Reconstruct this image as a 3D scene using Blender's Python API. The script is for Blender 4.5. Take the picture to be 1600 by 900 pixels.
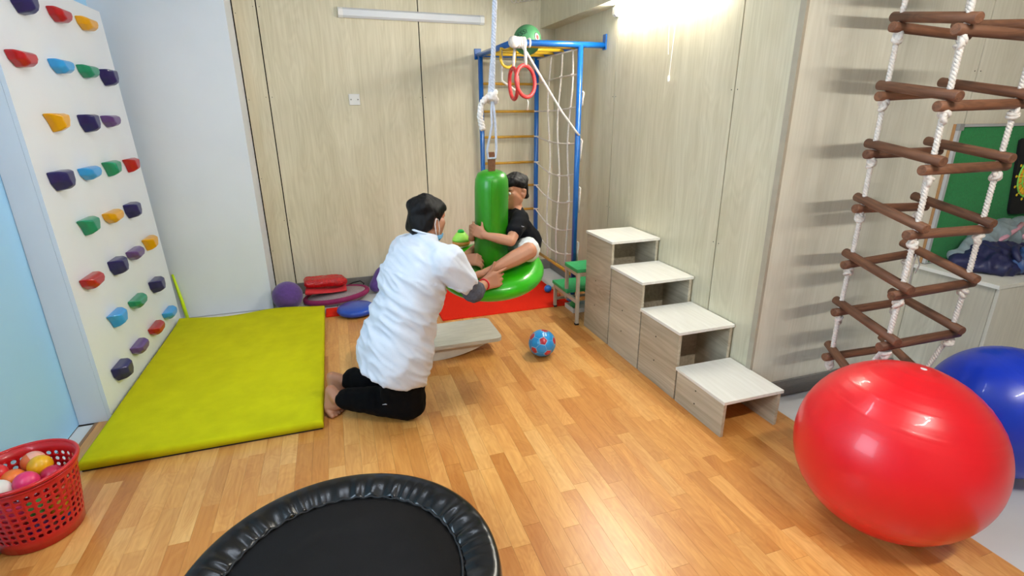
import bpy, bmesh, math, random
import numpy as np
from mathutils import Vector, Matrix, noise
random.seed(7)
rng = np.random.default_rng(7)
PI = math.pi
scene = bpy.context.scene
for o in list(bpy.data.objects): bpy.data.objects.remove(o)
COL = scene.collection

# ------------------------------------------------------------------ camera
def V(*a): return np.array(a, float)
YAW, PITCH, ROLL, FPX, CAMH = 0.322558, 0.3255805, -0.0067894, 815.3387, 1.5
fw = V(math.sin(YAW)*math.cos(PITCH), math.cos(YAW)*math.cos(PITCH), -math.sin(PITCH))
r0 = V(math.cos(YAW), -math.sin(YAW), 0); u0 = np.cross(r0, fw)
rt = math.cos(ROLL)*r0+math.sin(ROLL)*u0; up = -math.sin(ROLL)*r0+math.cos(ROLL)*u0
cam = bpy.data.cameras.new('camera'); cam.sensor_width = 36; cam.lens = FPX/1600*36; cam.clip_start = .02
co = bpy.data.objects.new('camera', cam); COL.objects.link(co); scene.camera = co
m = Matrix.Identity(4)
for i in range(3):
    m[i][0], m[i][1], m[i][2] = rt[i], up[i], -fw[i]
m[2][3] = CAMH
co.matrix_world = m

# ------------------------------------------------------------------ world, exposure, light strengths
w = bpy.data.worlds.new('world'); scene.world = w; w.use_nodes = True
w.node_tree.nodes['Background'].inputs[0].default_value = (.72, .86, 1, 1)
w.node_tree.nodes['Background'].inputs[1].default_value = 1.0
scene.view_settings.view_transform = 'Standard'; scene.view_settings.look = 'None'
scene.view_settings.exposure = 0.6; scene.view_settings.gamma = 1.0
scene.view_settings.use_curve_mapping = False
TUBE_WALL = 82.0      # lit tube on the right wall
TUBE_CEIL = 30.0      # tubes under the ceiling
WINDOW_FILL = 34.0       # cool fill from the added, unseen window in the left wall

# room measures
XL, XR, YB, YF, ZC, XE, YR = -1.37, 1.985, 4.7, 1.95, 2.8, 4.6, -2.4

# ------------------------------------------------------------------ helpers
def lin(c): return tuple(((x/255)/12.92 if x/255 <= .04045 else ((x/255+.055)/1.055)**2.4) for x in c)
MATS = {}
def nodes_of(name):
    m = bpy.data.materials.new(name); m.use_nodes = True
    nt = m.node_tree; b = nt.nodes['Principled BSDF']
    return m, nt, b
def mat(name, col, rough=.5, var=.06, scale=18, bump=0., bscale=None, metal=0., coat=0., stretch=(1,1,1), spec=.5, emit=0., sub=0., sheen=0.):
    if name in MATS: return MATS[name]
    m, nt, b = nodes_of(name); c = lin(col)
    tc = nt.nodes.new('ShaderNodeTexCoord'); mp = nt.nodes.new('ShaderNodeMapping')
    mp.inputs['Scale'].default_value = stretch
    nz = nt.nodes.new('ShaderNodeTexNoise'); nz.inputs['Scale'].default_value = scale; nz.inputs['Detail'].default_value = 4
    rp = nt.nodes.new('ShaderNodeValToRGB')
    rp.color_ramp.elements[0].position = .3; rp.color_ramp.elements[1].position = .7
    rp.color_ramp.elements[0].color = (*[x*(1-var) for x in c], 1)
    rp.color_ramp.elements[1].color = (*[min(1, x*(1+var)) for x in c], 1)
    nt.links.new(tc.outputs['Object'], mp.inputs[0]); nt.links.new(mp.outputs[0], nz.inputs['Vector'])
    nt.links.new(nz.outputs[0], rp.inputs[0]); nt.links.new(rp.outputs[0], b.inputs['Base Color'])
    b.inputs['Roughness'].default_value = rough; b.inputs['Metallic'].default_value = metal
    b.inputs['Coat Weight'].default_value = coat; b.inputs['Specular IOR Level'].default_value = spec
    if sheen: b.inputs['Sheen Weight'].default_value = sheen
    if sub:
        b.inputs['Subsurface Weight'].default_value = sub; b.inputs['Subsurface Scale'].default_value = .01
    if emit:
        b.inputs['Emission Color'].default_value = (*c, 1); b.inputs['Emission Strength'].default_value = emit
    if bump:
        n2 = nt.nodes.new('ShaderNodeTexNoise'); n2.inputs['Scale'].default_value = bscale or scale*4; n2.inputs['Detail'].default_value = 3
        bp = nt.nodes.new('ShaderNodeBump'); bp.inputs['Strength'].default_value = bump; bp.inputs['Distance'].default_value = .004
        nt.links.new(mp.outputs[0], n2.inputs['Vector']); nt.links.new(n2.outputs[0], bp.inputs['Height']); nt.links.new(bp.outputs[0], b.inputs['Normal'])
    MATS[name] = m; return m
def woodmat(name, cols, axis=2, rough=.5, cscale=5., fine=55., attr=None, rnd=True, coat=0., tone=None, contrast=(.3,.7)):
    """laminate with grain along an axis; cols dark->light; per-piece tone from object random or a mesh attribute"""
    if name in MATS: return MATS[name]
    m, nt, b = nodes_of(name); N = nt.nodes.new; Lk = nt.links.new
    tc = N('ShaderNodeTexCoord')
    if attr:
        oi = N('ShaderNodeAttribute'); oi.attribute_name = attr; rout = oi.outputs['Fac']
    else:
        oi = N('ShaderNodeObjectInfo'); rout = oi.outputs['Random']
    off = N('ShaderNodeVectorMath'); off.operation = 'ADD'
    sc = N('ShaderNodeMath'); sc.operation = 'MULTIPLY'; sc.inputs[1].default_value = 37. if rnd else 0.
    Lk(rout, sc.inputs[0]); Lk(tc.outputs['Object'], off.inputs[0]); Lk(sc.outputs[0], off.inputs[1])
    def noi(s, along, detail, dist):
        mp = N('ShaderNodeMapping'); v = [s, s, s]; v[axis] = along
        mp.inputs['Scale'].default_value = v
        nz = N('ShaderNodeTexNoise'); nz.inputs['Scale'].default_value = 1; nz.inputs['Detail'].default_value = detail; nz.inputs['Distortion'].default_value = dist
        Lk(off.outputs[0], mp.inputs[0]); Lk(mp.outputs[0], nz.inputs['Vector']); return nz.outputs[0]
    a = noi(cscale, cscale*.16, 2, .6); f = noi(fine, fine*.03, 3, .2)
    # cathedral lines: sine of the coarse field
    mu = N('ShaderNodeMath'); mu.operation = 'MULTIPLY'; mu.inputs[1].default_value = 85
    sn = N('ShaderNodeMath'); sn.operation = 'SINE'; Lk(a, mu.inputs[0]); Lk(mu.outputs[0], sn.inputs[0])
    s2 = N('ShaderNodeMath'); s2.operation = 'MULTIPLY_ADD'; s2.inputs[1].default_value = .075; s2.inputs[2].default_value = 0
    Lk(sn.outputs[0], s2.inputs[0])
    ad = N('ShaderNodeMath'); ad.operation = 'ADD'; Lk(a, ad.inputs[0]); Lk(s2.outputs[0], ad.inputs[1])
    mx = N('ShaderNodeMix'); mx.inputs[0].default_value = .45; Lk(ad.outputs[0], mx.inputs[2]); Lk(f, mx.inputs[3])
    rp = N('ShaderNodeValToRGB'); e = rp.color_ramp.elements; e[0].position, e[1].position = contrast
    e[0].color = (*lin(cols[0]), 1); e[1].color = (*lin(cols[1]), 1); Lk(mx.outputs[0], rp.inputs[0])
    out = rp.outputs[0]
    if tone:
        tr = N('ShaderNodeValToRGB'); els = tr.color_ramp.elements
        els[0].position = 0; els[0].color = (*tone[0], 1); els[1].position = 1; els[1].color = (*tone[-1], 1)
        for k, t in enumerate(tone[1:-1]):
            q = els.new((k+1)/(len(tone)-1)); q.color = (*t, 1)
        Lk(rout, tr.inputs[0])
        mm = N('ShaderNodeMix'); mm.data_type = 'RGBA'; mm.blend_type = 'MULTIPLY'; mm.inputs[0].default_value = 1
        Lk(out, mm.inputs[6]); Lk(tr.outputs[0], mm.inputs[7]); out = mm.outputs[2]
    Lk(out, b.inputs['Base Color']); b.inputs['Roughness'].default_value = rough; b.inputs['Coat Weight'].default_value = coat
    b.inputs['Coat Roughness'].default_value = .25
    MATS[name] = m; return m

ORG = {}
def new_mesh(name, geo, smooth=False):
    v, f = geo[0], geo[1]
    me = bpy.data.meshes.new(name); me.from_pydata([tuple(map(float, p)) for p in v], [], [tuple(map(int, q)) for q in f]); me.update()
    if smooth: me.polygons.foreach_set('use_smooth', [True]*len(me.polygons))
    return me
def fixnormals(me):
    bm = bmesh.new(); bm.from_mesh(me); bmesh.ops.recalc_face_normals(bm, faces=bm.faces); bm.to_mesh(me); bm.free()
def link(name, me, mt, parent=None, loc=None):
    o = bpy.data.objects.new(name, me); COL.objects.link(o)
    if mt is not None and me is not None:
        me.materials.clear(); me.materials.append(mt)
    if parent is not None: o.parent = parent
    if loc is not None: o.location = loc
    return o
def thing(name, label, cat, loc=(0,0,0), group=None):
    o = bpy.data.objects.new(name, None); COL.objects.link(o); o.location = loc; o.empty_display_size = .05
    o['label'] = label; o['category'] = cat
    if group: o['group'] = group
    ORG[o.name] = V(*loc); return o
def part(name, geo, mt, parent, smooth=False, label=None, fix=True):
    """geometry given in world space becomes a child"""
    og = ORG[parent.name]; me = new_mesh(name, (np.asarray(geo[0], float)-og, geo[1]), smooth)
    if fix: fixnormals(me)
    o = link(name, me, mt, parent); ORG[o.name] = og
    if label: o['label'] = label
    return o
def solo(name, geo, mt, label, cat, group=None, smooth=False, loc=None):
    v = np.asarray(geo[0], float)
    if loc is None: loc = V((v[:,0].min()+v[:,0].max())/2, (v[:,1].min()+v[:,1].max())/2, v[:,2].min())
    me = new_mesh(name, (v-np.asarray(loc), geo[1]), smooth); fixnormals(me)
    o = link(name, me, mt, None, loc); o['label'] = label; o['category'] = cat
    if group: o['group'] = group
    ORG[o.name] = V(*loc); return o
def struct(name, geo, mt):
    me = new_mesh(name, geo); fixnormals(me); o = link(name, me, mt); o['kind'] = 'structure'; ORG[o.name] = V(0,0,0); return o

# --- geometry makers: each returns (verts array, faces list)
def join(*gs):
    vs, fs, n = [], [], 0
    for v, f in gs:
        v = np.asarray(v, float); vs.append(v); fs += [tuple(i+n for i in q) for q in f]; n += len(v)
    return np.concatenate(vs), fs
def box(x0, x1, y0, y1, z0, z1, bev=0.):
    if bev <= 0:
        v = V([x0,y0,z0],[x1,y0,z0],[x1,y1,z0],[x0,y1,z0],[x0,y0,z1],[x1,y0,z1],[x1,y1,z1],[x0,y1,z1])
        return v, [(0,3,2,1),(4,5,6,7),(0,1,5,4),(1,2,6,5),(2,3,7,6),(3,0,4,7)]
    bm = bmesh.new(); bmesh.ops.create_cube(bm, size=1)
    for q in bm.verts: q.co = Vector(((x0+x1)/2+q.co.x*(x1-x0), (y0+y1)/2+q.co.y*(y1-y0), (z0+z1)/2+q.co.z*(z1-z0)))
    bmesh.ops.bevel(bm, geom=list(bm.edges), offset=bev, segments=2, profile=.5, affect='EDGES')
    return bm_geo(bm)
def bm_geo(bm):
    bm.verts.index_update(); v = np.array([q.co[:] for q in bm.verts]); f = [tuple(q.index for q in p.verts) for p in bm.faces]; bm.free(); return v, f
def frame_from(t):
    t = t/np.linalg.norm(t); a = V(0,0,1) if abs(t[2]) < .9 else V(1,0,0)
    s = np.cross(t, a); s /= np.linalg.norm(s); return s, np.cross(s, t)
def tube(pts, r, n=10, closed=False, cap=True):
    P = np.asarray(pts, float); k = len(P); rr = np.full(k, r) if np.isscalar(r) else np.asarray(r, float)
    T = np.zeros_like(P)
    for i in range(k):
        a = P[(i-1) % k] if (closed or i > 0) else P[i]; b = P[(i+1) % k] if (closed or i < k-1) else P[i]
        T[i] = (b-a)/(np.linalg.norm(b-a)+1e-12)
    s, _ = frame_from(T[0]); vs = []
    for i in range(k):
        s = s-T[i]*(s@T[i]); s /= np.linalg.norm(s)+1e-12; q = np.cross(T[i], s)
        for j in range(n):
            a = 2*PI*j/n; vs.append(P[i]+rr[i]*(math.cos(a)*s+math.sin(a)*q))
    fs = []
    for i in range(k if closed else k-1):
        for j in range(n):
            a, b = i*n+j, i*n+(j+1) % n; c, d = ((i+1) % k)*n+(j+1) % n, ((i+1) % k)*n+j
            fs.append((a, b, c, d))
    if cap and not closed:
        fs.append(tuple(range(n-1, -1, -1))); fs.append(tuple((k-1)*n+j for j in range(n)))
    return np.array(vs), fs
def lathe(prof, n=32, c=(0,0,0), axis=None, caps=True):
    """profile of (radius, height); heights along axis"""
    c = np.asarray(c, float)
    if axis is None: s, q, t = V(1,0,0), V(0,1,0), V(0,0,1)
    else:
        t = np.asarray(axis, float); t = t/np.linalg.norm(t); s, q = frame_from(t)
    vs, fs = [], []
    for r, h in prof:
        for j in range(n):
            a = 2*PI*j/n; vs.append(c+t*h+max(r, 1e-5)*(math.cos(a)*s+math.sin(a)*q))
    for i in range(len(prof)-1):
        for j in range(n):
            fs.append((i*n+j, i*n+(j+1) % n, (i+1)*n+(j+1) % n, (i+1)*n+j))
    if caps:
        fs.append(tuple(range(n-1, -1, -1))); fs.append(tuple((len(prof)-1)*n+j for j in range(n)))
    return np.array(vs), fs
def sphere(c, r, nu=24, nv=14, axis=None):
    rad = (r, r, r) if np.isscalar(r) else r
    prof = [(math.sin(PI*i/nv), -math.cos(PI*i/nv)) for i in range(nv+1)]
    v, f = lathe(prof, nu, (0,0,0), axis, caps=False)
    return v*np.asarray(rad)+np.asarray(c), f
def torus(c, R, r, axis=(0,0,1), n=32, k=10, a0=0, a1=2*PI):
    t = np.asarray(axis, float); t = t/np.linalg.norm(t); s, q = frame_from(t)
    closed = abs(a1-a0-2*PI) < 1e-6
    A = np.linspace(a0, a1, n, endpoint=not closed)
    return tube([np.asarray(c)+R*(math.cos(a)*s+math.sin(a)*q) for a in A], r, k, closed)
def prism(poly, d0, d1, axis):
    """2D polygon extruded along axis 'x','y' or 'z'"""
    n = len(poly); vs = []
    for d in (d0, d1):
        for a, b in poly: vs.append({'x': (d, a, b), 'y': (a, d, b), 'z': (a, b, d)}[axis])
    fs = [tuple(range(n-1, -1, -1)), tuple(range(n, 2*n))]+[(i, (i+1) % n, n+(i+1) % n, n+i) for i in range(n)]
    return np.array(vs, float), fs
def rotated(geo, Rm, c=(0,0,0)):
    c = np.asarray(c, float); return (np.asarray(geo[0])-c) @ np.asarray(Rm).T+c, geo[1]
def rz(a): return V([math.cos(a), -math.sin(a), 0],[math.sin(a), math.cos(a), 0],[0,0,1])
def helix_rope(pts, r, pitch=.03, n=6, strands=3):
    """twisted rope: strands winding about a centre line"""
    P = np.asarray(pts, float); seg = np.linalg.norm(np.diff(P, axis=0), axis=1); L = seg.sum()
    cum = np.concatenate([[0], np.cumsum(seg)]); k = max(6, int(L/pitch*6))
    S = np.linspace(0, L, k); Q = np.stack([np.interp(S, cum, P[:, i]) for i in range(3)], 1)
    gs = []
    for st in range(strands):
        out = []
        for i in range(k):
            t = Q[min(i+1, k-1)]-Q[max(i-1, 0)]; s, q = frame_from(t+1e-9)
            a = 2*PI*(S[i]/pitch+st/strands); out.append(Q[i]+r*.5*(math.cos(a)*s+math.sin(a)*q))
        gs.append(tube(out, r*.56, n))
    return join(*gs)
def knot(c, R, seed=0):
    g = random.Random(seed); gs = []
    for i in range(3):
        ax = V(g.uniform(-1,1), g.uniform(-1,1), g.uniform(.2,1)); gs.append(torus(np.asarray(c)+V(0,0,(i-1)*R*.35), R*.62, R*.36, ax, 14, 7))
    gs.append(sphere(c, R*.6, 10, 6)); return join(*gs)

# --- organic meshes: union of hulls of spheres, voxel remeshed
def _ico(sub):
    bm = bmesh.new(); bmesh.ops.create_icosphere(bm, subdivisions=sub, radius=1); v = np.array([q.co[:] for q in bm.verts]); bm.free(); return v
ICO = _ico(2)
def hull(*sp): return ('h', sp)
def ell(c, rad, Rm=None): return ('e', c, rad, Rm)
def organic(prims, voxel, smooth=6, disp=None, extra=None):
    bm = bmesh.new()
    for p in prims:
        b2 = bmesh.new()
        if p[0] == 'h': pts = np.concatenate([ICO*r+np.asarray(c, float) for c, r in p[1]])
        elif p[0] == 'e':
            q = ICO*np.asarray(p[2]); q = q if p[3] is None else q @ np.asarray(p[3]).T; pts = q+np.asarray(p[1], float)
        else:
            gv, gf = p[1]
            vs = [bm.verts.new(x) for x in gv]
            for q in gf: bm.faces.new([vs[i] for i in q])
            b2.free(); continue
        for x in pts: b2.verts.new(x)
        r = bmesh.ops.convex_hull(b2, input=b2.verts)
        junk = [e for e in set(r['geom_interior'])|set(r['geom_unused']) if isinstance(e, bmesh.types.BMVert)]
        bmesh.ops.delete(b2, geom=junk, context='VERTS')
        b2.verts.index_update(); vs = [bm.verts.new(x.co) for x in b2.verts]
        for q in b2.faces: bm.faces.new([vs[x.index] for x in q.verts])
        b2.free()
    bmesh.ops.recalc_face_normals(bm, faces=bm.faces)
    me = bpy.data.meshes.new('tmp'); bm.to_mesh(me); bm.free()
    ob = bpy.data.objects.new('tmp', me); COL.objects.link(ob)
    md = ob.modifiers.new('r', 'REMESH'); md.mode = 'VOXEL'; md.voxel_size = voxel
    if smooth:
        sm = ob.modifiers.new('s', 'SMOOTH'); sm.factor = .5; sm.iterations = smooth
    dg = bpy.context.evaluated_depsgraph_get(); ev = ob.evaluated_get(dg); em = ev.to_mesh()
    n = len(em.vertices); v = np.empty(n*3); em.vertices.foreach_get('co', v); v = v.reshape(-1, 3)
    nr = np.empty(n*3); em.vertices.foreach_get('normal', nr); nr = nr.reshape(-1, 3)
    f = [tuple(p.vertices) for p in em.polygons]
    ev.to_mesh_clear(); bpy.data.objects.remove(ob); bpy.data.meshes.remove(me)
    if disp is not None:
        d = np.array([disp(x) for x in v]); v = v+nr*d[:, None]
    return v, f
def basis(fwd, upv=(0,0,1)):
    y = np.asarray(fwd, float); y /= np.linalg.norm(y); z = np.asarray(upv, float); z = z-y*(z@y); z /= np.linalg.norm(z)
    x = np.cross(y, z); return np.stack([x, y, z], 1)      # columns right, forward, up

# ------------------------------------------------------------------ shared materials
PANELW = woodmat('laminate_panel', ((193,183,151),(231,223,198)), 2, .42, 6.5, 95, contrast=(.2,.8))
PANELF = woodmat('laminate_panel_light', ((212,207,186),(238,234,218)), 2, .42, 5.5, 80, contrast=(.2,.8))
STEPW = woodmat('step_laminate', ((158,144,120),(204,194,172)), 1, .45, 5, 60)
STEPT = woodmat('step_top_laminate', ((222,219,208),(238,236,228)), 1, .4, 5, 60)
WHITEP = mat('white_paint', (226,233,243), .55, .02, 3)  # bluish tint of the cool light is mixed into this white
SEAMD = mat('dark_gap', (10,9,8), .95, spec=.1)
GREYB = mat('grey_baseboard', (118,114,108), .5, .12, 40, stretch=(1,1,8))
WHITEPL = mat('white_plastic', (232,232,230), .35, .02)
BLUEM = mat('blue_enamel', (12,96,176), .3, .06, 8, coat=.5)
YELM = mat('yellow_enamel', (205,152,40), .35, .12, 14, coat=.3)
ROPEW = mat('white_rope', (222,214,205), .85, .12, 90, bump=.4)
SKIN = mat('skin_light_brown', (180,126,96), .5, .06, 14, sub=.12)
SKINC = mat('skin_child', (188,132,100), .5, .05, 14, sub=.12)
HAIR = mat('black_hair', (9,7,8), .5, .3, 60, stretch=(6,6,1), bump=.35, spec=.22)

# ------------------------------------------------------------------ the room
floor = struct('floor', box(XL-.1, XE+.1, YR-.1, YB+.1, -.12, -.012), mat('floor_bed', (70,60,50), .9))
TILE = mat('white_floor_tile', (222,222,220), .22, .03, 4, coat=.2)
tile_me = new_mesh('floor_tile', box(0, .597, 0, .597, -.012, -.004, .0015)); fixnormals(tile_me)
def add_tile(x, y, sx=1., sy=1.):
    o = link('floor_tile', tile_me, TILE, floor, (x, y, 0)); o.scale = (sx, sy, 1)
WX0, WX1, WY0, WY1 = -1.285, 2.085, YR, 4.12         # wood-look sheet
for i in range(5):
    for j in range(8):
        x, y = 2.088+i*.6, 1.95-.6*(j+1)
        if x < XE and y > YR-.5: add_tile(x, y, min(1, (XE-x)/.6), 1)
for j in range(9): add_tile(XL, 2.88-.6*(j+1), .118, 1)
part('edging_strip', box(-1.3,-1.286,YR,2.88,-.011,.002), mat('dark_wood_edging', (150,112,78), .5, .15, 30, stretch=(4,.5,1)), floor)
for i in range(6): add_tile(-1.285+i*.6, 4.122, 1 if i < 5 else .45, .96)
# plank strips: 300 nearest in view are pieces, the rest one joined part
TONES = [(.82,.65,.48),(1,.95,.86),(.76,.57,.38),(1.0,1.0,1.0),(.92,.78,.60),(.72,.53,.35),(1,1,.97)]
PLK = woodmat('floor_strip', ((206,140,70),(240,187,114)), 1, .34, 9, 90, tone=TONES, coat=.25, contrast=(.25,.7))
PLKS = woodmat('floor_strip_far', ((206,140,70),(240,187,114)), 1, .34, 9, 90, attr='tone', tone=TONES, coat=.25, contrast=(.25,.7))
PW, PLN = .0702, .46
strips = []
ncol = int((WX1-WX0)/PW)
for c in range(ncol):
    x = WX0+c*PW; y = WY1+random.uniform(0, PLN)
    while y > WY0:
        y1, y0 = min(y, WY1), max(y-PLN, WY0); y -= PLN
        if y1-y0 > .03: strips.append((x, y0, y1))
def seen(s):
    x, y = s[0]+PW/2, (s[1]+s[2])/2
    hid = (x < -.2 and y > 2.5) or (x > 1.66 and y > 1.85) or y < .75
    d = V(x, y, 0)-V(0,0,CAMH); z = d@fw
    return (not hid) and z > .3 and abs(FPX*(d@rt)/z) < 860 and abs(FPX*(d@up)/z) < 520
vis = sorted([s for s in strips if seen(s)], key=lambda s: (s[0]**2+s[1]**2))
pieces = vis[:300]; far = [s for s in strips if s not in set(pieces)]
plank_me = new_mesh('plank', box(.0003, PW-.0003, 0, 1, -.011, 0)); fixnormals(plank_me)
for x, y0, y1 in pieces:
    o = link('plank', plank_me, PLK, floor, (x, y0+.0004, 0)); o.scale = (1, y1-y0-.0008, 1)
gs = [box(x+.0003, x+PW-.0003, y0+.0004, y1-.0004, -.011, 0) for x, y0, y1 in far]
pf = part('plank_field', join(*gs), PLKS, floor); pf['kind'] = 'stuff'
at = pf.data.attributes.new('tone', 'FLOAT', 'POINT'); at.data.foreach_set('value', np.repeat(rng.random(len(gs)), 8).astype(np.float32))

def panel_wall(name, geo, panels, screws=()):
    w_ = struct(name, geo, SEAMD)
    for g, mt in panels: part('panel', g, mt, w_)
    for c, ax in screws: part('screw', lathe([(.003,-.001),(.003,.0012),(.0015,.0016)], 8, c, ax), mat('screw_dark', (60,54,48), .4, metal=.8), w_)
    return w_
t_, g_ = .014, .0085
# back wall: panels proud of a dark backing, seams at their places
sx = [-.575, -.412, .785, XR+.02]
pan = [(box(sx[i]+g_/2, sx[i+1]-g_/2, YB, YB+t_, .0, ZC), PANELW) for i in range(3)]
scr = [((s+dx, YB, z), (0,-1,0)) for s in (-.412, .785) for dx in (-.022, .022) for z in (.65, 1.62, 2.25)]
scr += [((-.575+.018, YB, z), (0,-1,0)) for z in (.4, 1., 1.6, 2.2)]
panel_wall('wall_back', box(-.7, XR+.1, YB+t_, YB+.15, 0, ZC), pan, scr)
# right wall
sy = [YF+.006, 2.335, 3.575, YB]
pan = [(box(XR, XR+t_, sy[i]+(g_/2 if i else 0), sy[i+1]-g_/2, 0, ZC), PANELW) for i in range(3)]
scr = [((XR, s+dy, z), (-1,0,0)) for s in (2.335, 3.575) for dy in (-.022, .022) for z in (.8, 1.6)]
panel_wall('wall_right', box(XR+t_, XR+.12, YF+.012, YB+.1, 0, ZC), pan, scr)
# wall facing the camera on the right
sxf = [XR+.004, 3.142, 4.35, XE]
pan = [(box(sxf[i]+(g_/2 if i else 0), sxf[i+1]-g_/2, YF, YF+t_, 0, ZC), PANELF) for i in range(3)]
scr = [((s+dx, YF, z), (0,-1,0)) for s in (3.142,) for dx in (-.022, .022) for z in (.9, 1.68)]
panel_wall('wall_front', box(XR+.004, XE, YF+t_, YF+.12, 0, ZC), pan, scr)
# white pilaster at the back left, painted walls, ceiling
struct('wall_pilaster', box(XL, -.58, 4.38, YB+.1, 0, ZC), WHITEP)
LBLUE = mat('pale_blue_paint', (164,216,255), .5, .02, 2)
# left wall with an opening for an unseen window, added for cool light
WY_0, WY_1, WZ_0, WZ_1 = .1, 1.6, .9, 2.2
struct('wall_left', join(box(XL-.12, XL, WY_1, YB, 0, ZC), box(XL-.12, XL, YR, WY_0, 0, ZC), box(XL-.12, XL, WY_0, WY_1, 0, WZ_0), box(XL-.12, XL, WY_0, WY_1, WZ_1, ZC)), LBLUE)
wf = struct('added_window_1', join(box(XL-.1, XL-.06, WY_0, WY_0+.05, WZ_0, WZ_1), box(XL-.1, XL-.06, WY_1-.05, WY_1, WZ_0, WZ_1), box(XL-.1, XL-.06, WY_0+.05, WY_1-.05, WZ_0, WZ_0+.05), box(XL-.1, XL-.06, WY_0+.05, WY_1-.05, WZ_1-.05, WZ_1)), WHITEPL)
REARP = mat('rear_paint', (176,168,150), .6, .03, 3)
struct('wall_rear', box(XL-.12, XE+.12, YR-.12, YR, 0, ZC), REARP)
struct('wall_east', box(XE, XE+.12, YR, YF+.12, 0, ZC), REARP)
struct('ceiling', box(XL-.12, XE+.12, YR-.12, YB+.15, ZC, ZC+.1), mat('ceiling_white', (206,206,202), .7, .02, 3))
al = bpy.data.lights.new('added_window_fill', 'AREA'); al.shape = 'RECTANGLE'; al.size = 1.5; al.size_y = 1.2; al.energy = WINDOW_FILL; al.color = (.62,.82,1)  # added cool fill light, set in the unseen window
ao = bpy.data.objects.new('added_window_fill', al); COL.objects.link(ao); ao.location = (XL-.02, (WY_0+WY_1)/2, 1.55); ao.rotation_euler = (0, -PI/2, 0)
# bulkhead beam along the top of the right wall, baseboards
struct('trim_1', box(1.85, XR, YF+.2, YB, 2.188, ZC), PANELW)
struct('baseboard_back', box(-.578, XR, YB-.014, YB, 0, .097, .002), GREYB)
struct('baseboard_right', box(XR-.014, XR, 3.26, YB-.014, 0, .097, .002), GREYB)
struct('baseboard_front', box(XR, 3.035, YF-.014, YF, 0, .097, .002), GREYB)
struct('trim_2', box(XR-.012, XR+.004, YF-.003, YF+.03, 0, ZC), mat('panel_edge', (176,166,146), .5))

# ------------------------------------------------------------------ lamps
def tube_lamp(name, label, a, b, out, lit, strength=0., wdt=.07, dep=.035):
    """batten lamp from a to b, diffuser facing 'out'"""
    a, b, out = V(*a), V(*b), V(*out); t = (b-a)/np.linalg.norm(b-a); s = np.cross(t, out); L = np.linalg.norm(b-a)
    th = thing(name, label, 'lamp', tuple((a+b)/2))
    def loft(x0, x1, wd, d0, d1):
        prof = [(-wd/2, d0), (-wd/2, d1*.55), (-wd*.3, d1), (wd*.3, d1), (wd/2, d1*.55), (wd/2, d0)]
        vs = [a+t*x+s*p+out*q for x in (x0, x1) for p, q in prof]; n = 6
        return np.array(vs), [tuple(range(n-1,-1,-1)), tuple(range(n,2*n))]+[(i,(i+1)%n,n+(i+1)%n,n+i) for i in range(n)]
    part('housing', loft(0, L, wdt*.9, .0, dep*.4), WHITEPL, th)
    dm = mat(name+'_diffuser', ((226,238,255) if name == 'ceiling_lamp' else (255,251,243)) if lit else (212,216,222), .3, .01, emit=strength)
    part('diffuser', loft(.035, L-.035, wdt, dep*.25, dep), dm, th)
    for x0, x1 in ((0,.036),(L-.036,L)): part('end_cap', loft(x0, x1, wdt*1.04, 0, dep*1.1), WHITEPL, th)
    return th
tube_lamp('tube_lamp', 'switched-off white tube lamp on the back wall panels', (.165,YB,2.237), (1.333,YB,2.228), (0,-1,0), False)
tube_lamp('wall_tube_lamp', 'glowing white tube lamp on the right wall under the beam', (XR,3.595,2.155), (XR,2.40,2.155), (-1,0,0), True, TUBE_WALL)
tube_lamp('ceiling_tube_lamp', 'glowing tube lamp on the ceiling above the trampoline', (.95,-.15,ZC-.03), (2.05,-.15,ZC-.03), (0,0,-1), True, TUBE_CEIL*8, .032, .03)
tube_lamp('ceiling_lamp', 'glowing tube lamp on the ceiling in the middle of the room', (-.3,1.9,ZC), (.9,1.9,ZC), (0,0,-1), True, TUBE_CEIL*.85, .09, .05)

# ------------------------------------------------------------------ small wall fittings
sk = thing('wall_socket', 'small square white switch plate on the back wall', 'socket', (.226,YB,1.603))
part('plate', box(.183,.269,YB-.011,YB,1.56,1.646,.003), WHITEPL, sk)
for dx in (-.027,.027): part('screw', lathe([(.005,0),(.005,.002),(.002,.003)], 10, (.226+dx,YB-.0105,1.603), (0,-1,0)), mat('steel', (120,118,112), .3, metal=.9), sk)
pc = thing('pull_cord', 'thin white pull cord hanging on the right wall', 'cord', (XR-.008,2.9,1.7))
part('cord', tube([(XR-.012,2.86,2.186),(XR-.01,2.885,1.95),(XR-.008,2.905,1.70)], .0022, 6), WHITEPL, pc)
part('cord', tube([(XR-.012,2.95,2.186),(XR-.009,2.94,1.9),(XR-.008,2.932,1.82)], .002, 6), WHITEPL, pc)
part('pull_weight', lathe([(.003,.0),(.007,.004),(.008,.02),(.005,.034),(.002,.038)], 12, (XR-.009,2.905,1.665)), WHITEPL, pc)
wb = []
for i in range(7):
    x = 1.60+i*.035; wb.append(tube([(x+.03*math.cos(a)+.012*i*0, YB-.014-.006*math.sin(a*2), 2.42+.05*math.sin(a)+.006*i) for a in np.linspace(0, 2*PI, 14)], .004, 6))
solo('wire_bundle', join(*wb), ROPEW, 'loose coil of pale wire high on the back wall near the corner', 'wire', smooth=True)
solo('cable_box', join(box(.06,.22,YB-.04,YB,2.338,2.40,.006), tube([(.06,YB-.02,2.36),(.02,YB-.015,2.35),(-.02,YB-.012,2.38)], .006, 8)), WHITEPL, 'small white cable box at the top of the back wall', 'box')

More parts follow.
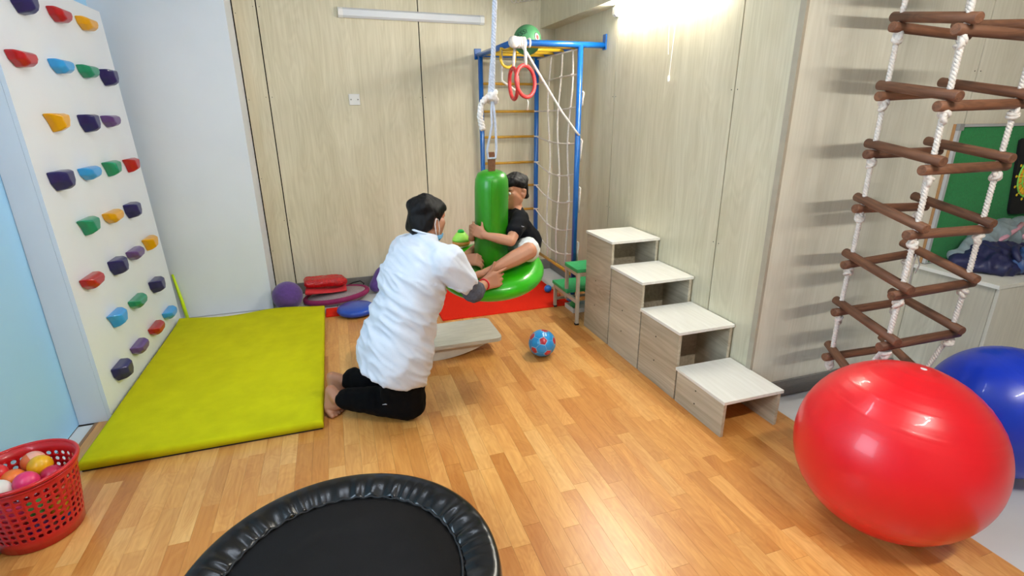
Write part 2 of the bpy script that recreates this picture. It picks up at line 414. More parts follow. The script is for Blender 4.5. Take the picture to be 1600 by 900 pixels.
# ------------------------------------------------------------------ climbing wall with holds
CW = thing('climbing_wall', 'white climbing board with colourful moulded holds on the left wall', 'climbing wall', (-1.3,3.6,0))
def cx(z): return -1.222-.018*z
ytop = 2.10
def cw_y0(z): return 2.885
def cw_y1(z): return 4.315-.05*z
fr = [(cx(0),cw_y0(0),.0),(cx(0),cw_y1(0),.0),(cx(ytop),cw_y1(ytop),ytop),(cx(ytop),cw_y0(ytop),ytop)]
CWM = mat('climbing_board_white', (230,237,246), .45, .02, 3)  # board white also carries the blue cast of the cool light
th_ = .018
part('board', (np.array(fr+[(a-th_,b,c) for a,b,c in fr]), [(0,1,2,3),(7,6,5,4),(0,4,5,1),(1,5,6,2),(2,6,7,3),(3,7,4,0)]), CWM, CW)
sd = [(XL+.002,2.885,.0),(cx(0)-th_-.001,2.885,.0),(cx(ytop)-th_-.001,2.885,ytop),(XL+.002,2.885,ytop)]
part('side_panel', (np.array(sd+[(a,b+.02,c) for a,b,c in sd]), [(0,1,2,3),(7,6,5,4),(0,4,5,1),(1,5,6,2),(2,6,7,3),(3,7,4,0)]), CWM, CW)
HC = dict(navy=(34,30,96), red=(178,18,30), yellow=(230,166,8), blue=(48,158,232), green=(10,142,106), purple=(94,60,130))
def hold_geo(kind, seed):
    """local: x along board, y outwards, z up; faceted moulded hold"""
    g = random.Random(seed); W = (.073,.083,.078)[kind]+g.uniform(-.004,.006)
    if kind == 0:     # block: flat top ledge, tapering below
        rings = [(.0, [(-W,.042),(W*.95,.042),(W*.8,-.03),(W*.3,-.052),(-W*.35,-.05),(-W*.85,-.012)]),
                 (.045, [(-W*.9,.044),(W*.85,.044),(W*.72,-.02),(W*.28,-.044),(-W*.3,-.040),(-W*.7,.0)]),
                 (.068, [(-W*.55,.036),(W*.45,.038),(W*.45,-.004),(W*.2,-.028),(-W*.2,-.024),(-W*.45,.008)])]
    elif kind == 1:   # long rounded rail
        rings = [(.0, [(-W*1.05,.030),(W*1.0,.030),(W*1.08,.004),(W*.8,-.03),(-W*.3,-.036),(-W*.85,-.008)]),
                 (.035, [(-W*1.0,.032),(W*.95,.032),(W*1.02,.004),(W*.75,-.028),(-W*.28,-.034),(-W*.8,-.006)]),
                 (.058, [(-W*.7,.022),(W*.7,.022),(W*.78,.002),(W*.55,-.014),(-W*.2,-.018),(-W*.55,-.0)])]
    else:             # winged wedge
        rings = [(.0, [(-W*1.1,.036),(W*1.1,.036),(W*.98,.016),(W*.55,-.046),(-W*.35,-.05),(-W*.65,-.004)]),
                 (.03, [(-W*1.02,.038),(W*1.02,.038),(W*.9,.012),(W*.5,-.040),(-W*.3,-.044),(-W*.6,-.002)]),
                 (.06, [(-W*.5,.030),(W*.62,.030),(W*.58,.006),(W*.35,-.022),(-W*.2,-.026),(-W*.4,.004)])]
    vs = [(x, y, z) for y, rg in rings for x, z in rg]; n = 6; fs = [tuple(range(n-1,-1,-1))]
    for i in range(len(rings)-1):
        for j in range(n): fs.append((i*n+j, i*n+(j+1)%n, (i+1)*n+(j+1)%n, (i+1)*n+j))
    fs.append(tuple((len(rings)-1)*n+j for j in range(n)))
    bm = bmesh.new(); vv = [bm.verts.new(q) for q in vs]
    for q in fs: bm.faces.new([vv[i] for i in q])
    bmesh.ops.recalc_face_normals(bm, faces=bm.faces)
    bmesh.ops.bevel(bm, geom=list(bm.edges), offset=.0075, segments=3, profile=.55, affect='EDGES')
    return bm_geo(bm)
HOLDS = [('navy',42,4,0),('red',98,24,1),('yellow',140,38,1),('red',40,92,1),('blue',101,104,1),('green',142,112,1),('navy',173,121,0),
 ('yellow',95,190,2),('navy',143,192,0),('purple',177,189,1),('navy',101,281,0),('blue',145,270,1),('green',179,262,2),('red',209,257,2),
 ('green',144,352,2),('yellow',181,338,1),('navy',210,328,0),('red',149,439,1),('navy',188,415,0),('purple',215,396,1),('yellow',238,379,2),
 ('blue',188,496,2),('green',219,471,1),('navy',248,445,0),('navy',195,578,0),('purple',222,542,1),('red',248,513,1),('blue',268,489,1)]
HPOS = [(3.187, 1.979), (3.542, 1.981), (3.882, 1.987), (3.02, 1.732), (3.395, 1.729), (3.717, 1.727), (4.004, 1.713), (3.181, 1.47), (3.536, 1.458), (3.861, 1.464), (3.047, 1.209), (3.377, 1.208), (3.691, 1.206), (4.02, 1.196), (3.194, 0.962), (3.52, 0.95), (3.829, 0.935), (3.052, 0.704), (3.397, 0.69), (3.695, 0.687), (3.997, 0.687), (3.212, 0.444), (3.536, 0.426), (3.915, 0.414), (3.085, 0.185), (3.384, 0.19), (3.715, 0.177), (4.022, 0.171)]
LSTR = math.atan(.018)
for i, (cn, px, py, kd) in enumerate(HOLDS):
    y, z = HPOS[i]; v, f = hold_geo(kd, i); a = .0
    # local x -> +Y (board left to right), y -> +X out, z -> up
    wv = np.stack([cx(z)+v[:,1]-.018*(v[:,2]), y+v[:,0], z+v[:,2]], 1)
    o = part('climbing_hold', (wv, f), mat('hold_'+cn, HC[cn], .3, .06, 12, coat=.2), CW, smooth=False, label=f'{ {"navy":"navy blue","blue":"light blue"}.get(cn,cn)} moulded climbing hold')

solo('lime_pole', tube([(-1.185,4.335,.0),(-1.20,4.35,.14),(-1.228,4.36,.36)], [.013,.012,.008], 10), mat('lime_plastic', (214,246,20), .4), 'thin lime yellow pole in the corner beside the climbing board', 'pole', smooth=True)

# ------------------------------------------------------------------ yellow-green mat
def softbox(x0, x1, y0, y1, z0, z1, bev, nx, ny, fn):
    """subdivided slab with rounded rim; fn(x,y) lifts the top"""
    xs = np.concatenate([[x0, x0+bev*.3, x0+bev], np.linspace(x0+bev, x1-bev, nx)[1:-1], [x1-bev, x1-bev*.3, x1]])
    ys = np.concatenate([[y0, y0+bev*.3, y0+bev], np.linspace(y0+bev, y1-bev, ny)[1:-1], [y1-bev, y1-bev*.3, y1]])
    def drop(t, a, b):
        d = min(t-a, b-t); d = min(d, bev)/bev; return 1-math.sqrt(max(0, 1-(1-d)**2))
    vs, n, k = [], len(xs), len(ys)
    for y in ys:
        for x in xs: vs.append((x, y, z1-bev*max(drop(x,x0,x1), drop(y,y0,y1))+fn(x,y)))
    for y in ys:
        for x in xs: vs.append((x, y, z0))
    fs = []
    for j in range(k-1):
        for i in range(n-1):
            a = j*n+i; fs.append((a,a+1,a+n+1,a+n)); b = a+n*k; fs.append((b,b+n,b+n+1,b+1))
    for i in range(n-1):
        fs.append((i, n*k+i, n*k+i+1, i+1)); a = (k-1)*n+i; fs.append((a, a+1, n*k+a+1, n*k+a))
    for j in range(k-1):
        a = j*n; fs.append((a, a+n, n*k+a+n, n*k+a)); a = j*n+n-1; fs.append((a, n*k+a, n*k+a+n, a+n))
    return np.array(vs), fs
MATM = mat('lime_felt', (200,198,14), .9, .07, 9, bump=.25, bscale=300, spec=.15)
mt_ = thing('floor_mat', 'large lime yellow foam mat on the floor below the climbing board', 'mat', (-.69,3.3,0))
def matlift(x, y):
    q = .012*math.exp(-(((x+.2)/.12)**2+((y-2.62)/.1)**2))-.012*math.exp(-(((x+.22)/.1)**2+((y-2.82)/.1)**2))
    return q+.0025*noise.noise(Vector((x*3, y*3, 0)))+(.012*math.exp(-((y-4.2)/.06)**2)*math.sin(x*9) if y > 4 else 0)
part('cushion', softbox(-1.205,-.182,2.432,4.20,.012,.055,.014,30,44,matlift), MATM, mt_, smooth=True)
part('base_sheet', box(-1.198,-.19,2.439,4.19,0.001,.0115), mat('black_backing', (26,26,24), .8), mt_)

# ------------------------------------------------------------------ red carpet
solo('red_carpet', softbox(.665,1.73,3.645,4.55,.001,.010,.004,20,14,lambda x,y: 0), mat('red_pile', (222,42,22), .95, .12, 120, bump=.5, bscale=400, spec=.1), 'bright red carpet at the back under the swing', 'carpet')

# ------------------------------------------------------------------ wooden steps
STEPS = [(1.73,2.103,.20,'lowest'),(2.108,2.482,.40,'second lowest'),(2.487,2.858,.56,'second highest'),(2.863,3.222,.715,'tallest')]
SX0, SX1 = 1.632, 1.972
for k, (y0, y1, h, wd) in enumerate(STEPS):
    t = thing('step_box', f'{wd} of the four pale wooden step boxes along the right wall', 'step', ((SX0+SX1)/2,(y0+y1)/2,0), 'wooden step boxes')
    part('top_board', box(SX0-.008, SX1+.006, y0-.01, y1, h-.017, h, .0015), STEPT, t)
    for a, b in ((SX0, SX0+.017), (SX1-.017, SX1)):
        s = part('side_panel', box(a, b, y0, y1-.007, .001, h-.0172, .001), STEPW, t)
        if a == SX0:
            for zz in ([h*.35, h*.72] if h < .5 else [h*.3, h*.55]):
                part('screw', lathe([(.0045,0),(.0045,.0012),(.002,.002)], 8, (a, (y0+y1)/2+.02, zz), (-1,0,0)), mat('screw_dark', (60,54,48), .4, metal=.8), s)
    if k == 0:
        part('back_rail', box(SX0+.0172, SX1-.0172, y1-.019, y1-.003, .10, h-.0172), STEPW, t)
    else:
        part('back_panel', box(SX0+.0172, SX1-.0172, y1-.12, y1-.104, .001, h-.0172), STEPW, t)
        part('front_rail', box(SX0+.0172, SX1-.0172, y0+.05, y0+.066, .001, STEPS[k-1][2]-.05), STEPW, t)

# ------------------------------------------------------------------ green two-step stool behind the steps
STL = mat('beige_metal', (186,176,160), .45, .05)
st = thing('step_stool', 'two-tier metal stool with green treads behind the tallest step box', 'stool', (1.77,3.43,0))
GT = mat('green_tread', (52,172,104), .6, .08, 30)
bx = lambda *a: box(*a, .003)
X0, X1 = 1.575, 1.93
part('tread', bx(X0-.006, X1, 3.228, 3.445, .405, .432), GT, st); part('tread', bx(X0-.006, X1, 3.40, 3.675, .197, .222), GT, st)
for xx in (X0, X1-.03):
    for y0, z1 in ((3.232,.404),(3.425,.404),(3.64,.196)):
        z0 = .0 if y0 != 3.425 else .15
        l = part('leg', bx(xx, xx+.024, y0, y0+.024, z0+(.012 if z0 == 0 else 0), z1), STL, st)
        if z0 == 0: part('rubber_foot', box(xx-.001, xx+.025, y0-.001, y0+.025, .001, .014), mat('black_rubber', (24,24,24), .8), l)
    part('side_rail', bx(xx+.001, xx+.023, 3.2575, 3.6395, .165, .1935), STL, st)
    part('side_rail', bx(xx+.001, xx+.023, 3.2575, 3.4245, .375, .4035), STL, st)
part('cross_rail', bx(X0+.0245, X1-.0305, 3.642, 3.662, .06, .08), STL, st)
# things under the stool
solo('storage_tray', join(box(1.66,1.92,3.46,3.62,.001,.012), box(1.66,1.672,3.46,3.62,.012,.035), box(1.908,1.92,3.46,3.62,.012,.035), box(1.672,1.908,3.46,3.472,.012,.035), box(1.672,1.908,3.608,3.62,.012,.035)), WHITEPL, 'flat white tray on the floor under the green stool', 'tray')
def pball(c, r, cols, label, cat='ball', group=None, name='plastic_ball', axis=(0,0,1)):
    if len(cols) == 1: return solo(name, sphere(c, r), mat('ball_'+'_'.join(map(str,cols[0])), cols[0], .35, .04, 8, coat=.2), label, cat, group, True)
    t = thing(name, label, cat, tuple(c-V(0,0,r)), group)
    prof = [(r*math.sin(a), -r*math.cos(a)) for a in np.linspace(0, PI/2, 8)]
    ax = np.asarray(axis, float)
    part('half_shell', lathe(prof, 24, c, ax, caps=False), mat('ball_'+'_'.join(map(str,cols[0])), cols[0], .35, .04, 8, coat=.2), t, True)
    part('half_shell', lathe(prof, 24, c, -ax, caps=False), mat('ball_'+'_'.join(map(str,cols[1])), cols[1], .35, .04, 8, coat=.2), t, True)
    return t
pball(V(1.655,3.97,.043), .033, [(28,120,206)], 'small blue plastic ball on the red carpet edge beside the stool')
pball(V(1.70,3.54,.0455), .032, [(60,160,80)], 'small green plastic ball in the white tray under the stool')
pball(V(1.655,3.76,.043), .030, [(206,84,50)], 'small orange plastic ball behind the far leg of the stool')

# ------------------------------------------------------------------ blue climbing frame
FX0, FX1, FY0, FY1, FZ = 1.275, 1.785, 3.745, 4.615, 1.955
fr_ = thing('climbing_frame', 'blue steel climbing frame with yellow rungs and white net in the back corner', 'climbing frame', (1.55,4.3,0))
RB = .021
for nm, x, y in (('post',FX0,FY1),('post',FX1,FY1),('post',FX1,FY0)):
    p = part(nm, tube([(x,y,.012),(x,y,FZ)], RB, 16), BLUEM, fr_, True)
    part('base_plate', lathe([(.05,0.001),(.05,.008),(.03,.012)], 16, (x,y,.0)), BLUEM, p)
part('top_bar', tube([(FX0,FY0-.03,FZ),(FX0,YB-.002,FZ)], RB, 16), BLUEM, fr_, True)
part('top_bar', tube([(FX1,FY0,FZ),(FX1,FY1,FZ)], RB, 16), BLUEM, fr_, True)
part('top_bar', tube([(FX0-.01,FY0,FZ),(XR-.006,FY0,FZ)], RB, 16), BLUEM, fr_, True)
part('top_bar', tube([(FX0,FY1,FZ),(FX1,FY1,FZ)], RB*.8, 16), BLUEM, fr_, True)
part('wall_plate', box(XR-.012, XR-.002, FY0-.025, FY0+.025, FZ-.03, FZ+.075, .003), BLUEM, fr_)
part('wall_plate', box(FX0-.03, FX0+.03, YB-.012, YB-.001, FZ-.03, FZ+.055, .003), BLUEM, fr_)
RUNG = [1.729,1.503,1.288,1.061,.851,.629,.419,.21]
for z in RUNG: part('rung', tube([(FX0,FY1,z),(FX1,FY1,z)], .0115, 10), YELM, fr_, True)
for i in range(4): part('monkey_bar', tube([(FX0,FY0+.075+i*.2,FZ-.012),(FX1,FY0+.075+i*.2,FZ-.012)], .012, 10), mat('bright_yellow_bar', (226,182,44), .35, .1, 14, coat=.3), fr_, True)
part('low_bar', tube([(FX1,FY0,.215),(FX1,FY1,.215)], .014, 10), YELM, fr_, True)
net = part('net', tube([(FX1-.004,FY0+.03,FZ-.026),(FX1-.004,FY1-.03,FZ-.026)], .006, 8), ROPEW, fr_, True)
NY = [4.30,4.09,3.885]
def nety(i, z): return NY[i]+.012*math.sin(z*5+i)
for i in range(3):
    part('net_cord', tube([(FX1-.004+.01*math.sin(z*7+i), nety(i,z), z) for z in np.linspace(.225, FZ-.015, 30)], .0075, 8), ROPEW, net, True)
for k, z in enumerate(RUNG[:7]):
    pts = []
    for y in np.linspace(FY0, FY1, 22):
        u = (y-FY0)/(FY1-FY0); sag = [-.01,.01,.025,.06,.075,.09,.085][k]
        pts.append((FX1-.004, y, z-sag*math.sin(PI*u)+(.03*(1-u) if k < 2 else -.02*(1-u))))
    part('net_cord', tube(pts, .0055, 8), ROPEW, net, True)
    for i in range(3):
        y = nety(i, z); j = min(range(22), key=lambda q: abs(pts[q][1]-y)); part('net_knot', sphere((FX1-.004, y, pts[j][2]), (.012,.015,.012), 8, 6), ROPEW, net, True)
    part('net_knot', torus((FX1,FY1,pts[-1][2]), .024, .006, (0,0,1), 16, 6), ROPEW, net, True)
for z, l in ((1.64,.10),(1.30,.16),(.94,.2),(.5,.16)):
    part('cord_tail', tube([(FX1+.024,FY0-.004,z),(FX1+.034,FY0-.008,z-.01),(FX1+.030,FY0-.006,z-l*.5),(FX1+.026,FY0-.006,z-l)], .007, 8), ROPEW, fr_, True)
# rope lashing on the corner, long slack rope, rings
part('rope_lashing', join(*[torus((FX0+.01+i*.014,FY0,FZ), .028, .011, (1,.2*math.sin(i*2),.1), 18, 8) for i in range(6)]+[sphere((FX0-.005,FY0-.02,FZ), (.04,.035,.04), 14, 8)]+[torus((FX0+.115,FY0,FZ), .026, .007, (1,0,.05), 18, 8)]), ROPEW, fr_, True)
part('slack_rope', tube([(FX0+.05,FY0-.02,FZ-.02),(1.36,3.70,1.88),(1.5,3.70,1.68),(1.63,3.705,1.50),(1.755,3.72,1.36),(FX1,FY0-.022,1.33)], .0085, 8), ROPEW, fr_, True)
part('slack_rope', tube([(FX0,FY0+.28,FZ-.02),(FX0,FY0+.27,1.80),(FX0-.005,FY0+.26,1.72),(FX0+.10,FY0+.2,1.64)], .009, 8), ROPEW, fr_, True)
REDW = mat('red_tape', (206,58,58), .5, .25, 30, coat=.1)
rg = thing('gym_ring', 'red taped gymnastic ring hanging from the blue frame and facing the room', 'ring', (1.33,3.66,1.60))
part('hoop', torus((1.333,3.66,1.70), .104, .0135, (.62,-1,.12), 40, 10), REDW, rg, True)
part('strap', tube([(1.345,3.72,FZ-.02),(1.335,3.67,1.88),(1.333,3.66,1.805)], .011, 8), ROPEW, rg, True)
part('loose_end', tube([(1.34,3.665,1.60),(1.353,3.66,1.56),(1.346,3.66,1.51)], .004, 6), ROPEW, rg, True)
rg2 = thing('gym_ring', 'red taped gymnastic ring hanging edge-on behind the other ring', 'ring', (1.31,3.80,1.6))
part('hoop', torus((1.292,3.80,1.69), .104, .0135, (.97,-.05,.05), 40, 10), REDW, rg2, True)
part('strap', tube([(FX0+.03,3.80,FZ-.02),(1.295,3.80,1.86),(1.292,3.80,1.795)], .011, 8), ROPEW, rg2, True)
hk = thing('yellow_hook', 'yellow loop handle hanging under the blue frame top', 'handle', (1.31,3.95,1.8))
part('loop', tube([(1.30+.055*math.cos(a), 3.95, 1.87+.06*math.sin(a)) for a in np.linspace(PI, 2*PI, 14)]+[(1.355,3.95,1.925)], .011, 8), mat('bright_yellow_bar', (226,182,44)), hk, True)
part('hanger', tube([(1.245,3.95,1.865),(1.245,3.95,1.935),(1.355,3.95,1.935)], .010, 8), mat('bright_yellow_bar', (226,182,44)), hk, True)

# green ball with lettering lying on the frame
gb = thing('rubber_ball', 'dull green rubber ball with dark lettering on top of the blue frame', 'ball', (1.435,3.89,1.93))
GC, GR = V(1.44,3.92,1.994), .102
part('skin', sphere(GC, GR, 36, 20), mat('dull_green_rubber', (74,140,92), .55, .1, 10, bump=.2, bscale=220), gb, True)
cur = bpy.data.curves.new('t', 'FONT'); cur.body = 'ESSI'; cur.size = .05; cur.align_x = 'CENTER'; cur.align_y = 'CENTER'; cur.extrude = .0
to = bpy.data.objects.new('t', cur); COL.objects.link(to)
dg = bpy.context.evaluated_depsgraph_get(); tm = to.evaluated_get(dg).to_mesh(); bmt = bmesh.new(); bmt.from_mesh(tm)
bmesh.ops.triangulate(bmt, faces=bmt.faces); bmesh.ops.subdivide_edges(bmt, edges=bmt.edges, cuts=2); tv, tf = bm_geo(bmt); bpy.data.objects.remove(to)
def on_ball(v2, c, r, out, right, lift=.0008):
    out = out/np.linalg.norm(out); right = right-out*(right@out); right /= np.linalg.norm(right); upv = np.cross(out, right)
    d = out+(v2[:,0:1]*right+v2[:,1:2]*upv)/r; d /= np.linalg.norm(d, axis=1)[:, None]; return c+d*(r+lift)
part('lettering', (on_ball(tv, GC, GR, V(-.66,-.70,.35), V(.66,-.60,.42)), tf), mat('dark_print', (26,40,34), .6), gb)
for rad, cl in ((.034,(34,40,38)),(.028,(206,206,200)),(.016,(176,60,50))):
    dv = V(*[(rad*math.cos(a)*.75, rad*math.sin(a), 0) for a in np.linspace(0, 2*PI, 20, endpoint=False)])
    part('emblem', (on_ball(np.concatenate([dv, V([0,0,0])]), GC, GR, V(.42,-.9,.1), V(.9,.4,.3), .0008+.0006*(.04-rad)*50), [(i,(i+1)%20,20) for i in range(20)]), mat('emblem_%d'%cl[0], cl, .6), gb)

# ------------------------------------------------------------------ trampoline
tp = thing('trampoline', 'round black mini trampoline with a gathered padded rim in the foreground', 'trampoline', (-.106,1.27,0))
TC = V(-.106,1.27,0); TR, TI, TZ = .474, .352, .225
n, k = 220, 13
vs = []
def pleat(a):
    return .5+.5*math.sin(a*46+2.2*math.sin(a*7)+1.3*math.sin(a*13+1))
for i in range(n):
    a = 2*PI*i/n; p = pleat(a)*(.35+.65*abs(math.sin(a*3.5+.6)))
    for j in range(k):
        u = j/(k-1)                     # 0 inner edge .. 1 outer bottom
        if u < .72:
            s = u/.72; r = TI+(TR-TI-.012)*s; z = TZ-.022+.027*math.sin(min(1, s*1.35)*PI/2)+(p-.5)*.020*(1-s)**1.1-.006*s*s
            r += .006*(p-.5)*(1-s)**2
        else:
            s = (u-.72)/.28; r = TR-.012+.012*math.sin(s*PI/2)-.004*s; z = TZ-.001-.055*s
        vs.append(TC+V(r*math.cos(a), r*math.sin(a), z))
fs = [(i*k+j, ((i+1)%n)*k+j, ((i+1)%n)*k+j+1, i*k+j+1) for i in range(n) for j in range(k-1)]
pad = part('rim_pad', (np.array(vs), fs), mat('black_vinyl', (7,8,11), .27, .15, 14, bump=.12, bscale=60), tp, True)
md = pad.modifiers.new('s', 'SOLIDIFY'); md.thickness = .004; md.offset = -1
part('elastic_hem', tube([TC+V((TI+.001)*math.cos(a), (TI+.001)*math.sin(a), TZ-.021+.004*math.sin(a*46)) for a in np.linspace(0, 2*PI, 160, endpoint=False)], .0035, 6, True), mat('black_elastic', (30,30,32), .8), tp, True)
part('jumping_mat', lathe([(.0001,.193),(.2,.194),(.365,.2),(.365,.196),(.0001,.189)], 64, TC), mat('black_mesh_mat', (20,18,18), .8, .25, 5, bump=.3, bscale=500, spec=.2), tp, True)
part('frame_ring', torus(TC+V(0,0,.19), .455, .014, (0,0,1), 64, 10), mat('dark_steel', (60,60,62), .35, metal=.9), tp, True)
for i in range(6):
    a = 2*PI*i/6+.4; c = TC+V(.44*math.cos(a), .44*math.sin(a), 0)
    l = part('leg', tube([c+V(0,0,.014), c+V(0,0,.178)], .013, 12), mat('dark_steel', (60,60,62)), tp, True)
    part('rubber_foot', lathe([(.018,.001),(.018,.012),(.014,.03)], 12, c), mat('black_rubber', (24,24,24)), l)

# ------------------------------------------------------------------ red basket of balls
BC = V(-1.197,2.085,0); BH, BR0, BR1 = .285, .128, .16
bk = thing('laundry_basket', 'round red plastic basket with holes full of play balls at the left edge', 'basket', tuple(BC))
REDP = mat('red_plastic', (206,18,26), .3, .05, 10, coat=.3)
def bp(u, h): r = BR0+(BR1-BR0)*h/BH; return BC+V(r*math.cos(u), r*math.sin(u), h)
rows, cols, h0, h1 = 8, 36, .05, .25
vs, fs = [], []
def addv(p): vs.append(p); return len(vs)-1
for j in range(rows):
    for i in range(cols):
        off = .5*(j % 2)*0
        ua, ub = 2*PI*(i+off)/cols, 2*PI*(i+1+off)/cols; ha, hb = h0+(h1-h0)*j/rows, h0+(h1-h0)*(j+1)/rows
        um, hm = (ua+ub)/2, (ha+hb)/2
        sq = [(ua,ha),(um,ha),(ub,ha),(ub,hm),(ub,hb),(um,hb),(ua,hb),(ua,hm)]
        ho = [(um+(ub-ua)*.33*math.cos(t), hm+(hb-ha)*.33*math.sin(t)) for t in [PI*1.25, PI*1.5, PI*1.75, 0, PI*.25, PI*.5, PI*.75, PI]]
        S = [addv(bp(*q)) for q in sq]; Hh = [addv(bp(*q)) for q in ho]
        for q in range(8): fs.append((S[q], S[(q+1)%8], Hh[(q+1)%8], Hh[q]))
for ha, hb in ((.004,h0),(h1,BH)):
    for i in range(cols):
        ua, ub = 2*PI*i/cols, 2*PI*(i+1)/cols; fs.append(tuple(addv(bp(*q)) for q in ((ua,ha),(ub,ha),(ub,hb),(ua,hb))))
bm = bmesh.new(); vv = [bm.verts.new(q) for q in vs]
for q in fs: bm.faces.new([vv[i] for i in q])
bmesh.ops.remove_doubles(bm, verts=bm.verts, dist=.0002)
o = part('wall', bm_geo(bm), REDP, bk, True); md = o.modifiers.new('s', 'SOLIDIFY'); md.thickness = .003; md.offset = -1
part('bottom', lathe([(.0001,.002),(BR0-.002,.002),(BR0-.002,.006),(.0001,.006)], 44, BC), REDP, bk)
part('rim', join(torus(BC+V(0,0,BH), BR1+.004, .007, (0,0,1), 60, 10), torus(BC+V(0,0,BH-.016), BR1+.001, .004, (0,0,1), 60, 8)), REDP, bk, True)
PB = [((-1.285,2.10,.245),[(222,40,50)],'bright red ball lying highest at the back of the red basket'),
 ((-1.205,2.175,.232),[(240,120,60),(244,178,158)],'half orange half peach ball beside the yellow ball in the basket'),
 ((-1.165,2.13,.236),[(238,178,20)],'yellow ball on top of the balls in the red basket'),
 ((-1.165,2.03,.236),[(234,52,112)],'pink ball near the front rim of the red basket'),
 ((-1.235,2.005,.236),[(70,176,96),(236,232,222)],'half green half white ball at the front of the red basket'),
 ((-1.295,2.035,.23),[(240,70,130),(238,112,60)],'half pink half orange ball at the left of the basket'),
 ((-1.23,2.085,.222),[(238,120,40)],'plain orange ball in the middle of the basket'),
 ((-1.12,2.095,.205),[(196,28,70)],'crimson ball against the right inside of the basket'),
 ((-1.215,1.995,.16),[(236,60,120)],'pink ball seen through the front holes of the basket'),
 ((-1.145,2.005,.155),[(90,180,90)],'green ball seen through the front holes of the basket'),
 ((-1.11,2.055,.11),[(240,190,30)],'yellow ball seen through the low right holes of the basket'),
 ((-1.1,2.108,.145),[(240,110,40)],'orange ball seen through the right holes of the basket'),
 ((-1.16,2.01,.075),[(120,40,130)],'purple ball low in the red basket behind the front holes'),
 ((-1.24,2.03,.09),[(230,50,60)],'red ball low in the basket behind the left front holes'),
 ((-1.20,2.09,.05),[(80,170,90)],'green ball at the bottom of the red basket'),
 ((-1.13,2.10,.05),[(60,130,210)],'blue ball at the bottom right of the red basket')]
for c, cl, lb in PB: pball(V(c[0],c[1],c[2]+(.014 if c[2]>.2 else 0)), .039 if c[2]>.2 else .0345, cl, lb, 'ball', 'play balls in the red basket', 'play_ball', axis=(.8,.5,.3))

# ------------------------------------------------------------------ gym balls
def gymball(c, r, axis, col, name, label):
    t = thing(name, label, 'ball', (c[0], c[1], 0)); N = 150
    prof = []
    for i in range(N+1):
        a = PI*i/N; rr = r
        for k in range(9):
            for g in (.16+.115*k, PI-.16-.115*k):
                rr += .0011*math.exp(-((a-g)/.009)**2)
        prof.append((rr*math.sin(a), -rr*math.cos(a)))
    part('shell', lathe(prof, 96, c, axis, caps=False), mat(name+'_vinyl', col, .33, .05, 5, bump=.03, bscale=300, coat=.2), t, True)
    ax = np.asarray(axis, float)/np.linalg.norm(axis)
    part('plug', lathe([(.010,-.001),(.010,.0015),(.004,.003)], 14, np.asarray(c)+ax*r, ax), WHITEPL, t)
    return t
gymball(V(1.833,1.095,.323), .3225, (.12,-.02,.99), (226,20,34), 'red_gym_ball', 'large shiny red gym ball in the right foreground')
gymball(V(2.60,1.18,.276), .275, (.45,-.3,.8), (12,56,196), 'blue_gym_ball', 'large shiny blue gym ball behind the red gym ball')

# ------------------------------------------------------------------ soccer ball: truncated icosahedron panels
ph = (1+5**.5)/2
ico = [V(*p) for p in [(0,s1,s2*ph) for s1 in (-1,1) for s2 in (-1,1)]+[(s1,s2*ph,0) for s1 in (-1,1) for s2 in (-1,1)]+[(s2*ph,0,s1) for s1 in (-1,1) for s2 in (-1,1)]]
SC, SR = V(1.155,2.851,.0885), .088
adj = {i: [j for j in range(12) if j != i and abs(np.linalg.norm(ico[i]-ico[j])-2) < .01] for i in range(12)}
Q = basis(V(.3,-.8,.5), V(.2,.1,1))
def panel_patch(poly, r, shrink, sub=4):
    c = sum(poly)/len(poly); c /= np.linalg.norm(c); P = [c+(p/np.linalg.norm(p)-c)*shrink for p in poly]
    vs, fs = [], []
    def add(p, rr): vs.append(p/np.linalg.norm(p)*rr); return len(vs)-1
    for e in range(len(P)):
        a, b = P[e], P[(e+1) % len(P)]; grid = {}
        for i in range(sub+1):
            for j in range(sub+1-i):
                u, v_ = i/sub, j/sub; p = c+(a-c)*u+(b-c)*v_; edge = (i+j == sub)
                grid[i,j] = add(p, r-(.0012 if edge else 0))
        for i in range(sub):
            for j in range(sub-i):
                fs.append((grid[i,j], grid[i+1,j], grid[i,j+1]))
                if i+j < sub-1: fs.append((grid[i+1,j], grid[i+1,j+1], grid[i,j+1]))
    return np.array(vs) @ Q.T+SC, fs
sb = thing('soccer_ball', 'small light blue football with red pentagons on the wood floor', 'ball', (SC[0],SC[1],0))
part('core', sphere(SC, SR-.0018, 32, 18), mat('pale_seam', (150,196,232), .5), sb, True)
def order(pts):
    c = sum(pts)/len(pts); s, q = frame_from(c); return sorted(pts, key=lambda p: math.atan2((p-c)@q, (p-c)@s))
BP_, RP_ = mat('light_blue_vinyl', (34,150,222), .3, .05, 20, coat=.4), mat('red_vinyl', (190,40,60), .3, .12, 40, coat=.4)
for i in range(12):
    part('pentagon_panel', panel_patch(order([(2*ico[i]+ico[j])/3 for j in adj[i]]), SR, .84), RP_, sb, True)
tri = {tuple(sorted((i,j,k))) for i in range(12) for j in adj[i] for k in adj[i] if k in adj[j]}
for t3 in tri:
    pts = []
    for a in t3:
        for b in t3:
            if a != b: pts.append((2*ico[a]+ico[b])/3)
    part('hexagon_panel', panel_patch(order(pts), SR, .965), BP_, sb, True)

